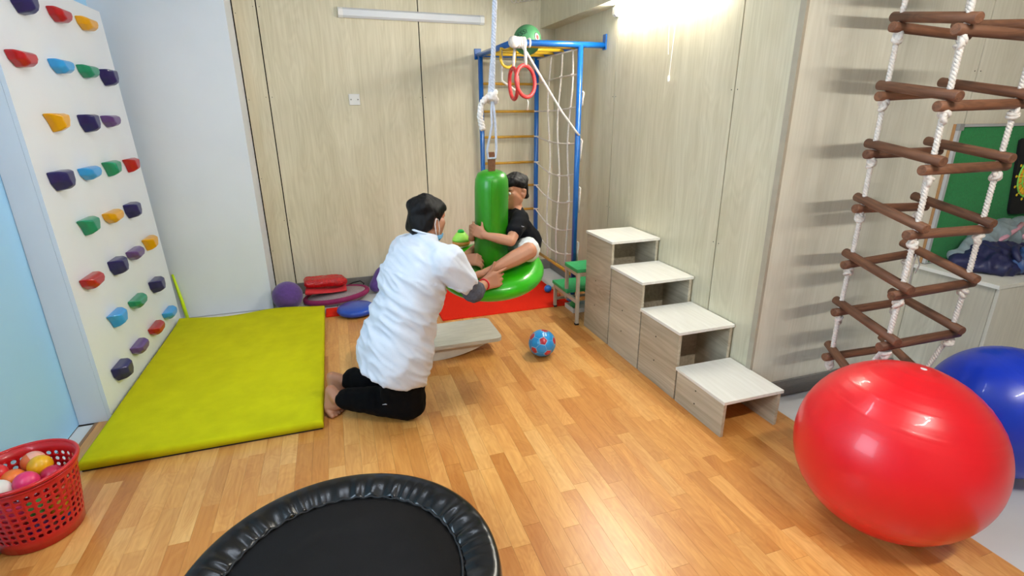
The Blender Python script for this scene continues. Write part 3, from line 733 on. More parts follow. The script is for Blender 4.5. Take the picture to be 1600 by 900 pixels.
# ------------------------------------------------------------------ rocker board
rk = thing('rocker_board', 'grey-white wooden rocker board on the floor behind the kneeling person', 'balance board', (.49,3.14,0))
RKM = mat('worn_white_wood', (196,192,180), .6, .1, 12, stretch=(1,8,8), bump=.1)
def rrect(x0, x1, y0, y1, r, n=6):
    out = []
    for cx_, cy_, a0 in ((x1-r,y1-r,0),(x0+r,y1-r,PI/2),(x0+r,y0+r,PI),(x1-r,y0+r,1.5*PI)):
        for i in range(n+1): a = a0+PI/2*i/n; out.append((cx_+r*math.cos(a), cy_+r*math.sin(a)))
    return out
part('deck', prism(rrect(.055,.925,2.955,3.325,.045), .094, .118, 'z'), RKM, rk)
arc = [(x, .0935-.0925*max(0, 1-((x-.49)/.38)**2)) for x in np.linspace(.11,.87,30)]
for y in (3.0,3.262): part('rocker', prism(arc+[(.87,.0938),(.11,.0938)], y, y+.02, 'y'), mat('worn_white_edge', (206,200,186), .6, .1, 12), rk)
part('cross_bar', box(.47,.51,3.0205,3.2615,.03,.06), RKM, rk)

# ------------------------------------------------------------------ pile in the back left corner
solo('balance_cushion', lathe([(.0001,.002),(.10,.003),(.135,.015),(.148,.034),(.142,.052),(.12,.066),(.06,.073),(.0001,.075)], 48, (.055,4.035,0)), mat('royal_blue_vinyl', (16,72,178), .3, .04, 10, coat=.3), 'royal blue inflatable balance cushion on the floor by the lime mat', 'cushion', smooth=True)
PURP = mat('purple_plush', (88,56,132), .85, .15, 40, bump=.4, bscale=160, sheen=.3)
solo('purple_ball', sphere((-.455,4.31,.1155), .115, 40, 24), PURP, 'purple textured ball beside the white pilaster', 'ball', smooth=True)
solo('purple_bolster', organic([hull(((.245,4.50,.06),.058),((.30,4.55,.16),.05)), hull(((.30,4.55,.16),.05),((.40,4.58,.21),.055))], .008, 6), PURP, 'dark purple plush bolster half hidden behind the person in white', 'bolster', smooth=True)
oc = thing('oval_cushion', 'flat oval patterned cushion with a magenta rim under the red pillow', 'cushion', (-.085,4.42,0))
def oval(z, a, b, k=48): return [V(-.085+a*math.cos(t), 4.42+b*math.sin(t), z+.02*math.cos(t)) for t in np.linspace(0, 2*PI, k, endpoint=False)]
part('rim', tube(oval(.045,.25,.17), .021, 10, True), mat('magenta_fabric', (138,28,84), .8, .12, 30), oc, True)
v1 = oval(.055,.245,.165)+oval(.07,.16,.1)+[V(-.085,4.42,.072)]; v0 = [p-V(0,0,.045) for p in v1[:48]]
part('pad', (np.array(v1+v0), [(i,(i+1)%48,48+(i+1)%48,48+i) for i in range(48)]+[(48+i,48+(i+1)%48,96) for i in range(48)]+[(i,97+i,97+(i+1)%48,(i+1)%48) for i in range(48)]+[tuple(range(144,96,-1))]), mat('speckled_fabric', (150,134,136), .85, .55, 260), oc, True)
solo('folded_red_cloth', softbox(-.325,.0,4.34,4.53,.094,.112,.008,24,10,lambda x,y: .012*math.sin(x*13)), mat('coral_red_fabric', (206,44,52), .8, .08, 30), 'folded coral red cloth between the oval cushion and the sequin pillow', 'cloth', smooth=True)
def seqd(p): return .0035*noise.noise(Vector(p)*60)+.006*noise.noise(Vector(p)*14)
solo('sequin_pillow', organic([hull(((-.30,4.43,.163),.035),((-.06,4.42,.158),.036),((-.30,4.50,.17),.035),((-.06,4.49,.168),.035)), hull(((-.06,4.42,.156),.042),((-.02,4.44,.152),.034),((-.05,4.49,.16),.04))], .006, 3, seqd), mat('red_sequin', (196,10,20), .25, .5, 170, bump=.9, bscale=240, coat=.4), 'shiny red sequin pillow on the pile by the back wall', 'pillow', smooth=False)
solo('black_cable', tube([(-.02,4.60,.05),(.06,4.62,.075),(.12,4.60,.09),(.15,4.58,.07),(.13,4.56,.045),(.155,4.54,.03)], .006, 8), mat('black_rubber', (24,24,24)), 'short loose black cord on the floor by the back baseboard', 'cord', smooth=True)
solo('red_mat', softbox(-.175,-.065,4.02,4.2,.001,.012,.004,8,6,lambda x,y:0), mat('red_pile', (222,36,20)), 'edge of a red mat showing between the lime mat and blue cushion', 'mat')
solo('black_bag', organic([hull(((-.545,4.43,.03),.02),((-.54,4.44,.14),.015),((-.52,4.55,.05),.03),((-.40,4.5,.03),.025))], .008, 4), mat('black_cloth', (22,20,22), .8), 'black bag squeezed between the purple ball and pilaster', 'bag', smooth=True)

# ------------------------------------------------------------------ cabinet, green board, clothes
cb = thing('cabinet', 'low pale laminate cabinet under the green notice board', 'cabinet', (3.7,1.75,0))
CBM = woodmat('cabinet_laminate', ((188,182,164),(216,210,192)), 2, .45, 5, 60)
part('top', box(3.02,4.4,1.53,1.948,.66,.68,.001), STEPT, cb)
part('side_panel', box(3.038,3.056,1.552,1.946,.02,.6595), CBM, cb); part('side_panel', box(4.36,4.378,1.552,1.946,.02,.6595), CBM, cb)
part('back_panel', box(3.0565,4.3595,1.93,1.945,.02,.6595), CBM, cb); part('plinth', box(3.06,4.35,1.6,1.9,.001,.0195), GREYB, cb)
for a, b in ((3.04,3.478),(3.484,3.922),(3.928,4.376)):
    d = part('door', box(a, b, 1.534,1.551,.022,.6575,.0015), woodmat('cabinet_door', ((208,204,190),(226,222,208)), 2, .4, 5, 60), cb)
    part('handle', tube([(b-.04,1.534,.42),(b-.04,1.515,.425),(b-.04,1.515,.515),(b-.04,1.534,.52)], .005, 8), mat('steel', (120,118,112)), d, True)
nb = thing('notice_board', 'green felt notice board with metal frame on the right wall', 'board', (3.7,1.93,.7))
part('felt', box(3.085,4.28,1.925,1.935,.69,1.41), mat('green_felt', (16,134,64), .95, .14, 120, bump=.4, bscale=300, sheen=.2), nb)
part('backing', box(3.062,4.3,1.9355,1.9485,.685,1.425), mat('raw_wood_edge', (176,132,84), .7), nb)
ALU = mat('aluminium', (196,198,200), .35, .04, metal=.3)
for g in (box(3.066,3.0845,1.918,1.9352,.685,1.425), box(4.2805,4.297,1.918,1.9352,.685,1.425), box(3.085,4.28,1.918,1.9352,1.411,1.425), box(3.085,4.28,1.918,1.9352,.685,.6895)): part('frame_rail', g, ALU, nb)
part('corner_cap', box(3.064,3.10,1.9165,1.9355,1.393,1.427,.002), mat('grey_plastic', (150,150,148), .5), nb)
dp = thing('target_mat', 'black hanging mat with a yellow and green web target on the green board', 'target', (3.82,1.91,.9))
quad = [(3.645,.945),(3.66,.925),(4.16,.90),(4.17,1.33),(3.59,1.345),(3.565,1.335)]
part('cloth', prism(quad, 1.908, 1.922, 'y'), mat('black_felt', (16,15,17), .9), dp)
EC = V(3.745,1.906,1.14); YW, GW, OR_ = mat('yellow_print', (246,206,40), .6), mat('lime_print', (150,226,90), .6), mat('orange_print', (240,130,40), .6)
part('disc_print', lathe([(.118,0),(.118,.001)], 40, EC, (0,-1,0)), OR_, dp)
for rr in (.045,.082,.118): part('web_ring', torus(EC+V(0,-.002,0), rr, .0045, (0,1,0), 40, 6), GW, dp, True)
for i in range(14):
    a = 2*PI*i/14; dr = V(math.cos(a),0,math.sin(a)); part('web_spoke', tube([EC+dr*.03+V(0,-.002,0), EC+dr*.125+V(0,-.002,0)], .0042, 6), YW if i % 2 else GW, dp, True)
    part('web_dot', sphere(EC+dr*.135, (.008,.003,.008), 8, 6), YW, dp, True)
    b = a+PI/14; d2 = V(math.cos(b),0,math.sin(b)); part('web_cell', sphere(EC+d2*.098+V(0,-.001,0), (.012,.002,.012), 10, 6), YW, dp, True)
def folds(am, f1, seed):
    def d(p):
        q = Vector((p[0]*f1+seed, p[1]*f1, p[2]*f1*.8)); r = 1-abs(noise.noise(q))*2.4
        return am*r+am*.5*noise.noise(q*2.7)
    return d
NAVY = mat('navy_nylon', (30,32,74), .45, .2, 16, bump=.2, bscale=50)
GREYJ = mat('grey_fleece', (132,146,150), .85, .1, 30, bump=.2, bscale=200)
jk = thing('navy_jacket', 'crumpled navy jacket lying on the front of the cabinet top', 'jacket', (3.3,1.7,.68))
part('body', organic([hull(((3.12,1.80,.71),.035),((3.22,1.66,.72),.045),((3.40,1.62,.72),.045),((3.42,1.74,.76),.05),((3.26,1.80,.77),.05)), hull(((3.40,1.66,.72),.045),((3.62,1.68,.73),.05),((3.56,1.78,.76),.05))], .009, 4, folds(.013, 14, 3)), NAVY, jk, True)
part('hood', organic([hull(((3.30,1.62,.735),.04),((3.38,1.64,.77),.05)), ], .008, 3, folds(.008, 22, 9)), mat('navy_lining', (52,84,136), .4, .3, 26), jk, True)
part('collar', torus((3.34,1.635,.765), .06, .017, (.2,-.8,.6), 26, 8), NAVY, jk, True)
gh = thing('grey_hoodie', 'grey sweater with pink stripes heaped behind the navy jacket', 'sweater', (3.5,1.79,.68))
part('body', organic([hull(((3.16,1.83,.74),.03),((3.30,1.83,.80),.05),((3.42,1.82,.84),.055),((3.72,1.80,.82),.07),((3.70,1.83,.75),.05)), hull(((3.36,1.835,.86),.04),((3.50,1.835,.87),.045)), hull(((3.58,1.83,.87),.04),((3.76,1.825,.88),.05))], .009, 4, folds(.016, 12, 21)), GREYJ, gh, True)
for pts in ([(3.31,1.80,.775),(3.40,1.762,.845),(3.50,1.77,.885),(3.55,1.785,.90)],[(3.50,1.745,.835),(3.58,1.74,.865),(3.68,1.74,.885),(3.78,1.75,.90)]):
    part('stripe', tube(pts, .012, 6), mat('pink_trim', (206,150,164), .8, .15, 40), gh, True)

# ------------------------------------------------------------------ four-sided rope ladder
RLc = [V(2.085,1.60,0), V(2.015,1.32,0), V(2.368,1.315,0), V(2.43,1.60,0)]   # back-left, front-left, front-right, back-right
ld = thing('rope_ladder', 'hanging four-sided rope ladder with brown wooden rungs on the right', 'ladder', (2.22,1.46,.3))
LW = woodmat('ladder_wood', ((86,54,38),(146,100,72)), 0, .6, 14, 90, tone=[(.7,.66,.62),(1,1,1),(.82,.76,.72),(1.12,1.08,1.0)])
SRR = .0185
DZ = .2285
def zb(k): return 1.785-DZ*(k-1)
def zf(k): return 1.745-DZ*(k-1)
def rung(a, b, ext):
    t = (b-a)/np.linalg.norm(b-a); a2, b2 = a-t*ext, b+t*ext; L = np.linalg.norm(b2-a2)
    g = lathe([(SRR-.003,0),(SRR,.003),(SRR,L-.003),(SRR-.003,L)], 18, (0,0,0), (1,0,0))
    o = link('rung', new_mesh('rung', g, False), LW, ld, tuple(a2-ORG[ld.name])); fixnormals(o.data)
    for p in o.data.polygons: p.use_smooth = len(p.vertices) == 4
    o.rotation_euler = Vector(tuple(t)).to_track_quat('X', 'Z').to_euler(); return o
for k in range(-1, 8):
    b1, f1, f2, b2 = [RLc[i]+(V(*[(0,0,0),(0,.10,0),(-.03,.05,0),(0,0,0)][i]) if k == 7 else 0)+V(0,0,(zb(k) if i in (0,3) else zf(k))+.008*math.sin(k*2.1+i)) for i in range(4)]
    rung(b1, b2, .04); rung(f1, f2, .045)                              # lower pair
    up_ = V(0,0,SRR*2-.001); rung(b1+up_, f1+up_, .045); rung(b2+up_, f2+up_, .045)   # upper pair
    for i, p in enumerate((b1, f1, f2, b2)): part('knot', knot(p-V(0,0,SRR+.016), .022, k*7+i), ROPEW, ld, True)
for i, c in enumerate(RLc):
    lo = (zb(7) if i in (0,3) else zf(7))-.06
    z6 = zb(6) if i in (0,3) else zf(6); sh = V(*[(0,0,0),(0,.10,0),(-.03,.05,0),(0,0,0)][i])
    pts = [V(c[0]+.004*math.sin(z*9+i), c[1]+.004*math.cos(z*8+i), z)+sh*min(1.15, max(0, (z6-z)/DZ)) for z in np.linspace(lo, ZC-.02, 60)]
    part('rope', helix_rope(pts, .0105, .036, 6), ROPEW, ld, True)
part('twine', join(tube([(2.43,1.575,.97),(2.42,1.56,.9),(2.435,1.57,.80),(2.425,1.56,.72)], .0035, 6), tube([(2.432,1.57,.9),(2.445,1.55,.84),(2.428,1.55,.80)], .003, 6)), ROPEW, ld, True)
part('ceiling_hook', box(2.0,2.46,1.3,1.62,ZC-.022,ZC-.001), mat('steel', (120,118,112)), ld)

# ------------------------------------------------------------------ green disc swing
SWB = V(.785,2.72,.655); AX = V(-.012,-.13,1.); AX /= np.linalg.norm(AX)
sw = thing('disc_swing', 'green inflated disc swing with tall green post hanging on a rope', 'swing', (.79,2.72,.6))
GRV = mat('green_vinyl', (44,176,10), .28, .08, 6, coat=.35)
R_ = .292
prof = [(.0001,-.05),(.14,-.056)]+[(.20+.098*math.cos(a), .064*math.sin(a)) for a in np.linspace(-1.3, PI/2+.2, 16)]+[(.12,.062),(.0001,.056)]
DAX = V(-.07,-.2,1.)
part('disc', lathe(prof, 72, SWB, DAX), GRV, sw, True)
post = [(.0001,.03),(.10,.03),(.094,.1),(.090,.3),(.0895,.47),(.086,.515),(.074,.545),(.05,.558),(.02,.56),(.0001,.56)]
ps = part('post', lathe(post, 40, SWB, AX), mat('green_post_vinyl', (40,136,14), .38, .12, 30, stretch=(1,1,.2), bump=.12, bscale=50, coat=.2), sw, True)
part('seam', tube([SWB+AX*h+V(-.03,-.086,0) for h in np.linspace(.1,.52,8)], .0025, 6), mat('green_seam', (40,150,18), .4), ps, True)
tp_ = SWB+AX*.56
part('webbing_strap', prism([(-.017,0),(.017,0),(.02,.075),(.014,.10),(-.016,.10),(-.02,.075)], -.006, .006, 'y'), mat('brown_webbing', (118,76,48), .9, .2, 90), sw)
o = [c for c in sw.children if c.name.startswith('webbing_strap')][0]; o.data.transform(Matrix.Translation(Vector(tuple(ORG[sw.name]+tp_-V(0,0,.005)-ORG[sw.name]))));
LROPE = mat('pale_blue_rope', (188,194,206), .85, .12, 80, bump=.4)
kn = SWB+AX*.92+V(.004,.01,0)
tps = tp_+V(0,0,.085)
part('rope_loop', tube([kn, kn+V(-.006,0,-.06), kn+V(-.004,0,-.13), tps+V(-.024,-.006,.02), tps+V(-.02,-.008,-.02), tps+V(.02,-.008,-.02), tps+V(.026,-.006,.02), kn+V(.014,0,-.13), kn+V(.008,0,-.06), kn], .0065, 8), LROPE, sw, True)
part('knot', knot(kn, .034, 5), ROPEW, sw, True)
part('rope', join(helix_rope([kn, kn+V(.004,-.02,.25), kn+V(.026,-.07,.9), V(.825,2.44,ZC-.02)], .012, .045, 6), helix_rope([kn+V(-.016,0,0), kn+V(-.008,-.01,.12), kn+V(.0,-.02,.2)], .009, .04, 6)), LROPE, sw, True)
part('rope_tail', helix_rope([kn, kn+V(-.03,-.004,.0), kn+V(-.06,-.008,-.03), kn+V(-.068,-.01,-.09), kn+V(-.055,-.01,-.15)], .016, .05, 6), ROPEW, sw, True)
part('ceiling_plate', lathe([(.05,-.02),(.05,0)], 20, (.825,2.44,ZC-.001)), mat('steel', (120,118,112)), sw)
# marker cones on the far rim of the disc
cnm = thing('marker_cone', 'lime marker cone with green tip and orange base beside the green post', 'cone', (.667,2.93,.755))
cc = V(.667,2.93,.79)
part('orange_base', lathe([(.046,-.03),(.052,-.018),(.052,-.004),(.044,.0)], 24, cc), mat('orange_plastic', (238,150,70), .5), cnm, True)
part('lime_cone', lathe([(.053,-.0035),(.05,.012),(.028,.042),(.022,.046),(.0001,.046)], 24, cc), mat('lime_cone_plastic', (182,255,96), .45), cnm, True)
part('green_tip', lathe([(.02,.045),(.019,.056),(.012,.062),(.0001,.062)], 20, cc), mat('tip_green', (28,190,70), .45), cnm, True)

# ------------------------------------------------------------------ people
def head_prims(c, fwd, upv, s):
    B = basis(fwd, upv); L = lambda *p: np.asarray(c)+B @ (np.array(p)*s)
    H = lambda *sp: hull(*[(L(*p), r*s) for p, r in sp])
    pr = [ell(L(0,-.012,.03), (.073*s,.094*s,.092*s), B),
          H(((0,.066,-.082),.02), ((.03,.05,-.076),.02), ((-.03,.05,-.076),.02), ((.052,.0,-.045),.022), ((-.052,.0,-.045),.022), ((.04,.055,.0),.03), ((-.04,.055,.0),.03), ((0,.072,-.03),.022)),
          H(((.03,.066,.045),.026), ((-.03,.066,.045),.026), ((0,.05,.07),.03)),
          H(((0,.092,.022),.008), ((0,.112,-.014),.0105)), H(((.012,.098,-.019),.008), ((-.012,.098,-.019),.008), ((0,.108,-.016),.009)),
          H(((.021,.084,-.044),.0065), ((-.021,.084,-.044),.0065), ((0,.093,-.041),.0065)), H(((.017,.084,-.054),.0065), ((-.017,.084,-.054),.0065), ((0,.09,-.056),.007))]
    for sg in (-1, 1):
        pr += [H(((sg*.075,-.016,.026),.011), ((sg*.086,-.026,.022),.009), ((sg*.084,-.026,-.002),.009)), H(((sg*.084,-.026,-.002),.009), ((sg*.077,-.012,-.028),.009), ((sg*.072,-.006,-.005),.011))]
    eyes = [(L(sg*.031,.0785,.014), .0115*s) for sg in (-1, 1)]; pup = [(L(sg*.031,.0868,.014), .0048*s) for sg in (-1, 1)]
    brows = [[L(sg*.014,.093,.034), L(sg*.032,.090,.040), L(sg*.048,.079,.036)] for sg in (-1, 1)]
    mouth = [L(-.02,.0895,-.0485), L(0,.0975,-.0485), L(.02,.0895,-.0485)]
    return pr, eyes, pup, brows, mouth, L, H
def hair_disp(am, seed):
    return lambda p: am*noise.noise(Vector((p[0]*70+seed, p[1]*70, p[2]*22)))+am*.8*noise.noise(Vector((p[0]*30, p[1]*30+seed, p[2]*12)))
def hand_prims(wrist, along, back, s=1., curls=(.5,.5,.5,.5), thumb=(.5,.6), spread=.12, side=1, segs=None):
    """palm and five fingers. along: wrist to knuckles; back: normal of the back of the hand; side=+1 thumb on the cross(along, back) side"""
    y = np.asarray(along, float); y /= np.linalg.norm(y); z = np.asarray(back, float); z -= y*(z@y); z /= np.linalg.norm(z); x = np.cross(y, z)*side
    P = lambda a, b, c: np.asarray(wrist)+(x*a+y*b+z*c)*s
    pr = [hull((P(-.022,.0,0),.014*s), (P(.022,.0,0),.014*s), (P(-.034,.075,0),.0115*s), (P(.034,.078,0),.0115*s), (P(.03,.03,-.005),.014*s))]
    for i, (bx_, ln) in enumerate(zip((.031,.0105,-.0105,-.031), (.072,.08,.074,.058))):
        p = P(bx_, .078 if i in (1,2) else .074, 0); ang = 0.; sp = spread*(1.5-i)/1.5
        for q, fr2 in enumerate((.44,.32,.26)):
            ang += curls[i]*(1.0,1.15,.8)[q]
            d = (y*math.cos(ang)-z*math.sin(ang)); d = d+x*sp; d /= np.linalg.norm(d)
            p2 = p+d*ln*fr2*s; r = (.0094,.0085,.0075)[q]*s; pr.append(hull((p, r), (p2, r*.92))); p = p2
    p = P(.03,.022,-.004); a0, c0 = thumb
    for q, ln in enumerate((.034,.032,.026)):
        ang = a0-q*.18; d = x*math.cos(ang)*.9+y*math.sin(ang)-z*c0*(.5+.5*q); d /= np.linalg.norm(d)
        p2 = p+d*ln*s; pr.append(hull((p, (.0125,.0108,.0095)[q]*s), (p2, (.0108,.0098,.0085)[q]*s))); p = p2
    return pr

# --- adult kneeling in a white tunic
ad = thing('person', 'kneeling person in a white short-sleeved tunic and black trousers holding the child', 'person', (.1,2.45,0))
nk, hd = V(.372,2.452,.925), V(.408,2.50,.997)
Rs, Ls = V(.462,2.300,.862), V(.318,2.585,.858)
hp, Rh, Lh = V(.205,2.40,.42), V(.215,2.33,.42), V(.18,2.49,.42)
Rk, Lk_ = V(.245,2.385,.075), V(.205,2.61,.075)
Ra, La = V(-.105,2.545,.095), V(-.075,2.735,.10)
Re, Rw = V(.583,2.333,.668), V(.668,2.435,.672)
Le, Lw = V(.47,2.70,.70), V(.62,2.665,.745)
tu = (nk-hp)/np.linalg.norm(nk-hp)
pr, eyes, pup, brows, mouth, HL, HH = head_prims(hd, V(.82,.55,-.12), V(.15,.08,1), .88)
body = pr+[hull((hd+V(-.012,-.006,-.05),.05), (nk,.052)), hull((nk,.042), (Rs-V(.03,-.03,.02),.03), (Ls-V(.03,.03,.02),.03), (nk-tu*.12,.06)),
  hull((nk-tu*.1,.065), (hp+tu*.1,.08), (Rs-tu*.08-V(.03,-.03,0),.03), (Ls-tu*.08-V(.03,.03,0),.03)), hull((Rh,.075), (Lh,.075), (hp+tu*.1,.08)),
  hull((Rh,.08), (Rk,.055)), hull((Lh,.08), (Lk_,.055)), hull((Rk,.052), (Ra+V(.12,-.04,.0),.05), (Ra,.034)), hull((Lk_,.052), (La,.034)),
  hull((Rs,.048), (Re,.038)), hull((Re,.038), (Re+(Rw-Re)*.35,.037), (Rw,.024)), hull((Ls,.048), (Le,.038)), hull((Le,.038), (Lw,.024))]
# feet: heel up, toes tucked on the floor
def foot_up(an, yaw, s=1.):
    R3 = rz(yaw); P = lambda a, b, c: V(an[0],an[1],0)+R3 @ V(a,b,c)*1
    pr = [hull((an,.034*s), (P(-.055,.0,.125),.032*s)), hull((P(-.055,.0,.125),.031*s), (P(-.05,-.03,.045),.024*s), (P(-.05,.035,.045),.022*s), (P(-.01,0,.06),.03*s)), hull((P(-.05,-.035,.035),.02), (P(-.05,.04,.03),.017), (P(-.02,.0,.045),.02))]
    for i in range(5):
        yy = -.042+i*.021; rr = (.0135,.0098,.0095,.009,.0085)[i]; ln = (.05,.052,.046,.038,.03)[i]
        pr.append(hull((P(-.05,yy,.03),rr*1.1), (P(-.03,yy,.016),rr), (P(-.05+ln,yy,rr+.001),rr)))
    return pr
body += foot_up(Ra, -1.0)+foot_up(La, -.2)
# right hand around the child's shin, index stretched forward
body += hand_prims(Rw, V(.97,.10,.22), V(.12,-.85,.25), .95, (.06,.42,.55,.65), (.95,-.1), .1, side=-1)
body += hand_prims(Lw, V(.45,-.35,.05), V(-.45,-.5,.75), .9, (.6,.65,.7,.75), (.5,.5), .08, side=1)
part('body', organic(body, .0048, 5), SKIN, ad, True)
part('hair', organic([HH(((0,.055,.098),.032),((.045,.035,.09),.034),((-.045,.035,.09),.034),((0,-.03,.115),.045),((.062,-.02,.06),.036),((-.062,-.02,.06),.036),((0,-.09,.06),.045),((.04,-.075,.09),.04),((-.04,-.075,.09),.04)),
  HH(((.062,-.045,.05),.032),((-.062,-.045,.05),.032),((0,-.098,.03),.04),((.045,-.085,-.03),.03),((-.045,-.085,-.03),.03),((0,-.085,-.04),.036),((.055,-.05,-.015),.026),((-.055,-.05,-.015),.026)),
  HH(((.05,.05,.085),.026),((.07,.02,.055),.018),((.074,.008,.02),.012)), HH(((-.05,.05,.085),.026),((-.07,.02,.055),.018),((-.074,.008,.02),.012)),
  HH(((.05,.062,.08),.022),((-.05,.062,.08),.022),((0,.08,.075),.022),((0,.05,.11),.025))], .005, 9, hair_disp(.0026, 2)), HAIR, ad, True)
EYEW, EYED = mat('eye_white', (232,226,220), .2), mat('eye_dark', (34,22,18), .15)
for c, r in eyes: part('eye', sphere(c, r, 12, 8), EYEW, ad, True)
for c, r in pup: part('pupil', sphere(c, r, 10, 6), EYED, ad, True)
for b in brows: part('eyebrow', tube(b, [.003,.004,.002], 6), HAIR, ad, True)
part('lips', tube(mouth, [.003,.0045,.003], 6), mat('lip', (170,96,88), .5), ad, True)
# blue mask pulled below the chin with ear loops
mk = part('face_mask', organic([HH(((.045,.045,-.085),.014),((-.045,.045,-.085),.014),((0,.085,-.095),.014),((.03,.08,-.07),.012),((-.03,.08,-.07),.012),((.062,.01,-.075),.012))], .004, 3, lambda p: .0015*math.sin(p[2]*420)), mat('mask_blue', (104,168,214), .8, .12, 60), ad, True)
for sg in (1, -1):
    part('ear_loop', tube([HL(sg*.055,.035,-.075), HL(sg*.082,.01,-.03), HL(sg*.084,-.006,.025), HL(sg*.092,-.03,.03), HL(sg*.09,-.034,.0), HL(sg*.078,-.01,-.05), HL(sg*.055,.03,-.09)], .0018, 6), WHITEPL, mk, True)
# trousers
BLKT = mat('black_trouser', (4,4,6), .9, .3, 30, spec=.15)
def trd(p): return .006*noise.noise(Vector((p[0]*16, p[1]*16, p[2]*20)))+.004*noise.noise(Vector((p[0]*40, p[1]*20, p[2]*20)))
Rc, Lc = Ra+V(.035,-.012,0), La+V(.04,-.01,0)
tr = organic([hull((Rh,.10), (Lh,.10), (hp+V(0,0,.05),.10)), hull((Rh+V(.02,.0,-.06),.09), (Rk+V(-.005,.0,.02),.088), (Rk+V(-.08,.03,.03),.085)), hull((Lh+V(.03,0,-.04),.10), (Lk_+V(-.01,0,.02),.086)),
  hull((Rk+V(-.01,.0,.004),.077), (Rk+V(-.15,.055,.03),.078), (Rc,.055)), hull((Lk_+V(0,0,.002),.074), (Lk_+V(-.14,.05,.03),.075), (Lc,.055)), hull((Rc+V(.01,0,.0),.058), (Rc,.052)), hull((Lc+V(.02,0,.012),.06), (Lc+V(.0,0,.005),.052))], .007, 5, trd)
tv_, tf_ = tr; tv_[:,2] = np.maximum(tv_[:,2], .002)
tro = part('trousers', (tv_, tf_), BLKT, ad, True)
# tunic: lofted sections along the torso, widened to the hem, plus short sleeves
axr = (Rs-Ls)/np.linalg.norm(Rs-Ls); 
secs = [  # centre, half width, half depth, direction of width axis
 (nk+tu*.035, .062,.056), (nk+tu*.0, .085,.066), (nk-tu*.04, .15,.088), (nk-tu*.075, .185,.112), (nk-tu*.16, .182,.130), (nk-tu*.26, .175,.138), (nk-tu*.36,.172,.145), (nk-tu*.46,.178,.155), (nk-tu*.55,.186,.165), (nk-tu*.62,.186,.166), (nk-tu*.675,.182,.162)]
vs, fs, nn = [], [], 40
for i, (c, a, b) in enumerate(secs):
    tt = i/(len(secs)-1); wx = axr*(1-tt)+V(.25,-.96,0)/np.linalg.norm(V(.25,-.96,0))*tt; wx /= np.linalg.norm(wx)
    tdir = tu*(1-tt)+V(.42,.0,1)*tt; tdir /= np.linalg.norm(tdir); dx = np.cross(tdir, wx); dx /= np.linalg.norm(dx); wx = np.cross(dx, tdir)
    cc2 = c
    for j in range(nn):
        an = 2*PI*j/nn; ca, sa = math.cos(an), math.sin(an); e = .86
        vs.append(cc2+wx*a*math.copysign(abs(ca)**e, ca)+dx*b*math.copysign(abs(sa)**e, sa))
for i in range(len(secs)-1):
    for j in range(nn): fs.append((i*nn+j, i*nn+(j+1)%nn, (i+1)*nn+(j+1)%nn, (i+1)*nn+j))
fs.append(tuple(range(nn-1,-1,-1))); fs.append(tuple((len(secs)-1)*nn+j for j in range(nn)))
def tund(p):
    h = (p-hp)@tu; c1, c2 = (p[0]+p[2])*.7, (p[0]-p[2])*.7
    d1 = noise.noise(Vector((c1*13, c2*3.2+p[1]*2, p[1]*5))); d2 = noise.noise(Vector((c1*30+4, c2*7, p[1]*9)))
    am = .020 if h < .36 else .010
    return am*(1-abs(d1)*2.6)*.7+am*.38*(1-abs(d2)*2.6)-.004
Rse = Rs+(Re-Rs)*.62; Lse = Ls+(Le-Ls)*.62
tun = organic([('g', (np.array(vs), fs)), hull((Rs+V(-.02,.0,-.02),.085), (Rs+V(.01,0,.0),.07), (Rse,.067)), hull((Ls+V(-.02,0,-.02),.08), (Ls,.07), (Lse,.066)), hull((nk+V(-.035,-.01,-.02),.045), (Rs+V(-.01,.0,.012),.055)), hull((nk+V(-.035,.01,-.02),.045), (Ls+V(-.01,.0,.012),.055))], .007, 6, tund)
tuo = part('tunic', tun, mat('white_cotton', (206,212,222), .8, .02, 20, bump=.12, bscale=120, sheen=.1), ad, True)
part('collar', torus(nk+tu*.035+V(-.006,0,.0), .06, .0055, tu+V(.1,0,.2), 30, 8), mat('white_cotton', (206,212,222)), tuo, True)
part('under_sleeve', organic([hull((Rs+(Re-Rs)*.5,.056), (Re,.052)), hull((Re,.052), (Re+(Rw-Re)*.25,.047))], .006, 4, lambda p: .003*noise.noise(Vector(p)*40)), mat('dark_grey_sleeve', (74,76,86), .85, .25, 70), ad, True, label='dark grey patterned sleeve at the elbow')
part('under_sleeve', organic([hull((Ls+(Le-Ls)*.5,.056), (Le,.052)), hull((Le,.052), (Le+(Lw-Le)*.25,.047))], .006, 4), mat('dark_grey_sleeve', (74,76,86)), ad, True)
wdir = (Rw-Re)/np.linalg.norm(Rw-Re)
part('wristband', torus(Rw-wdir*.012, .0285, .0042, wdir, 24, 8), mat('red_band', (214,30,50), .6), ad, True, label='red wristband')
part('trouser_mark', tube([(.105,2.345,.135),(.125,2.3375,.138),(.145,2.335,.134)], [.001,.0035,.001], 6), mat('grey_print', (186,186,190), .6), tro, True)

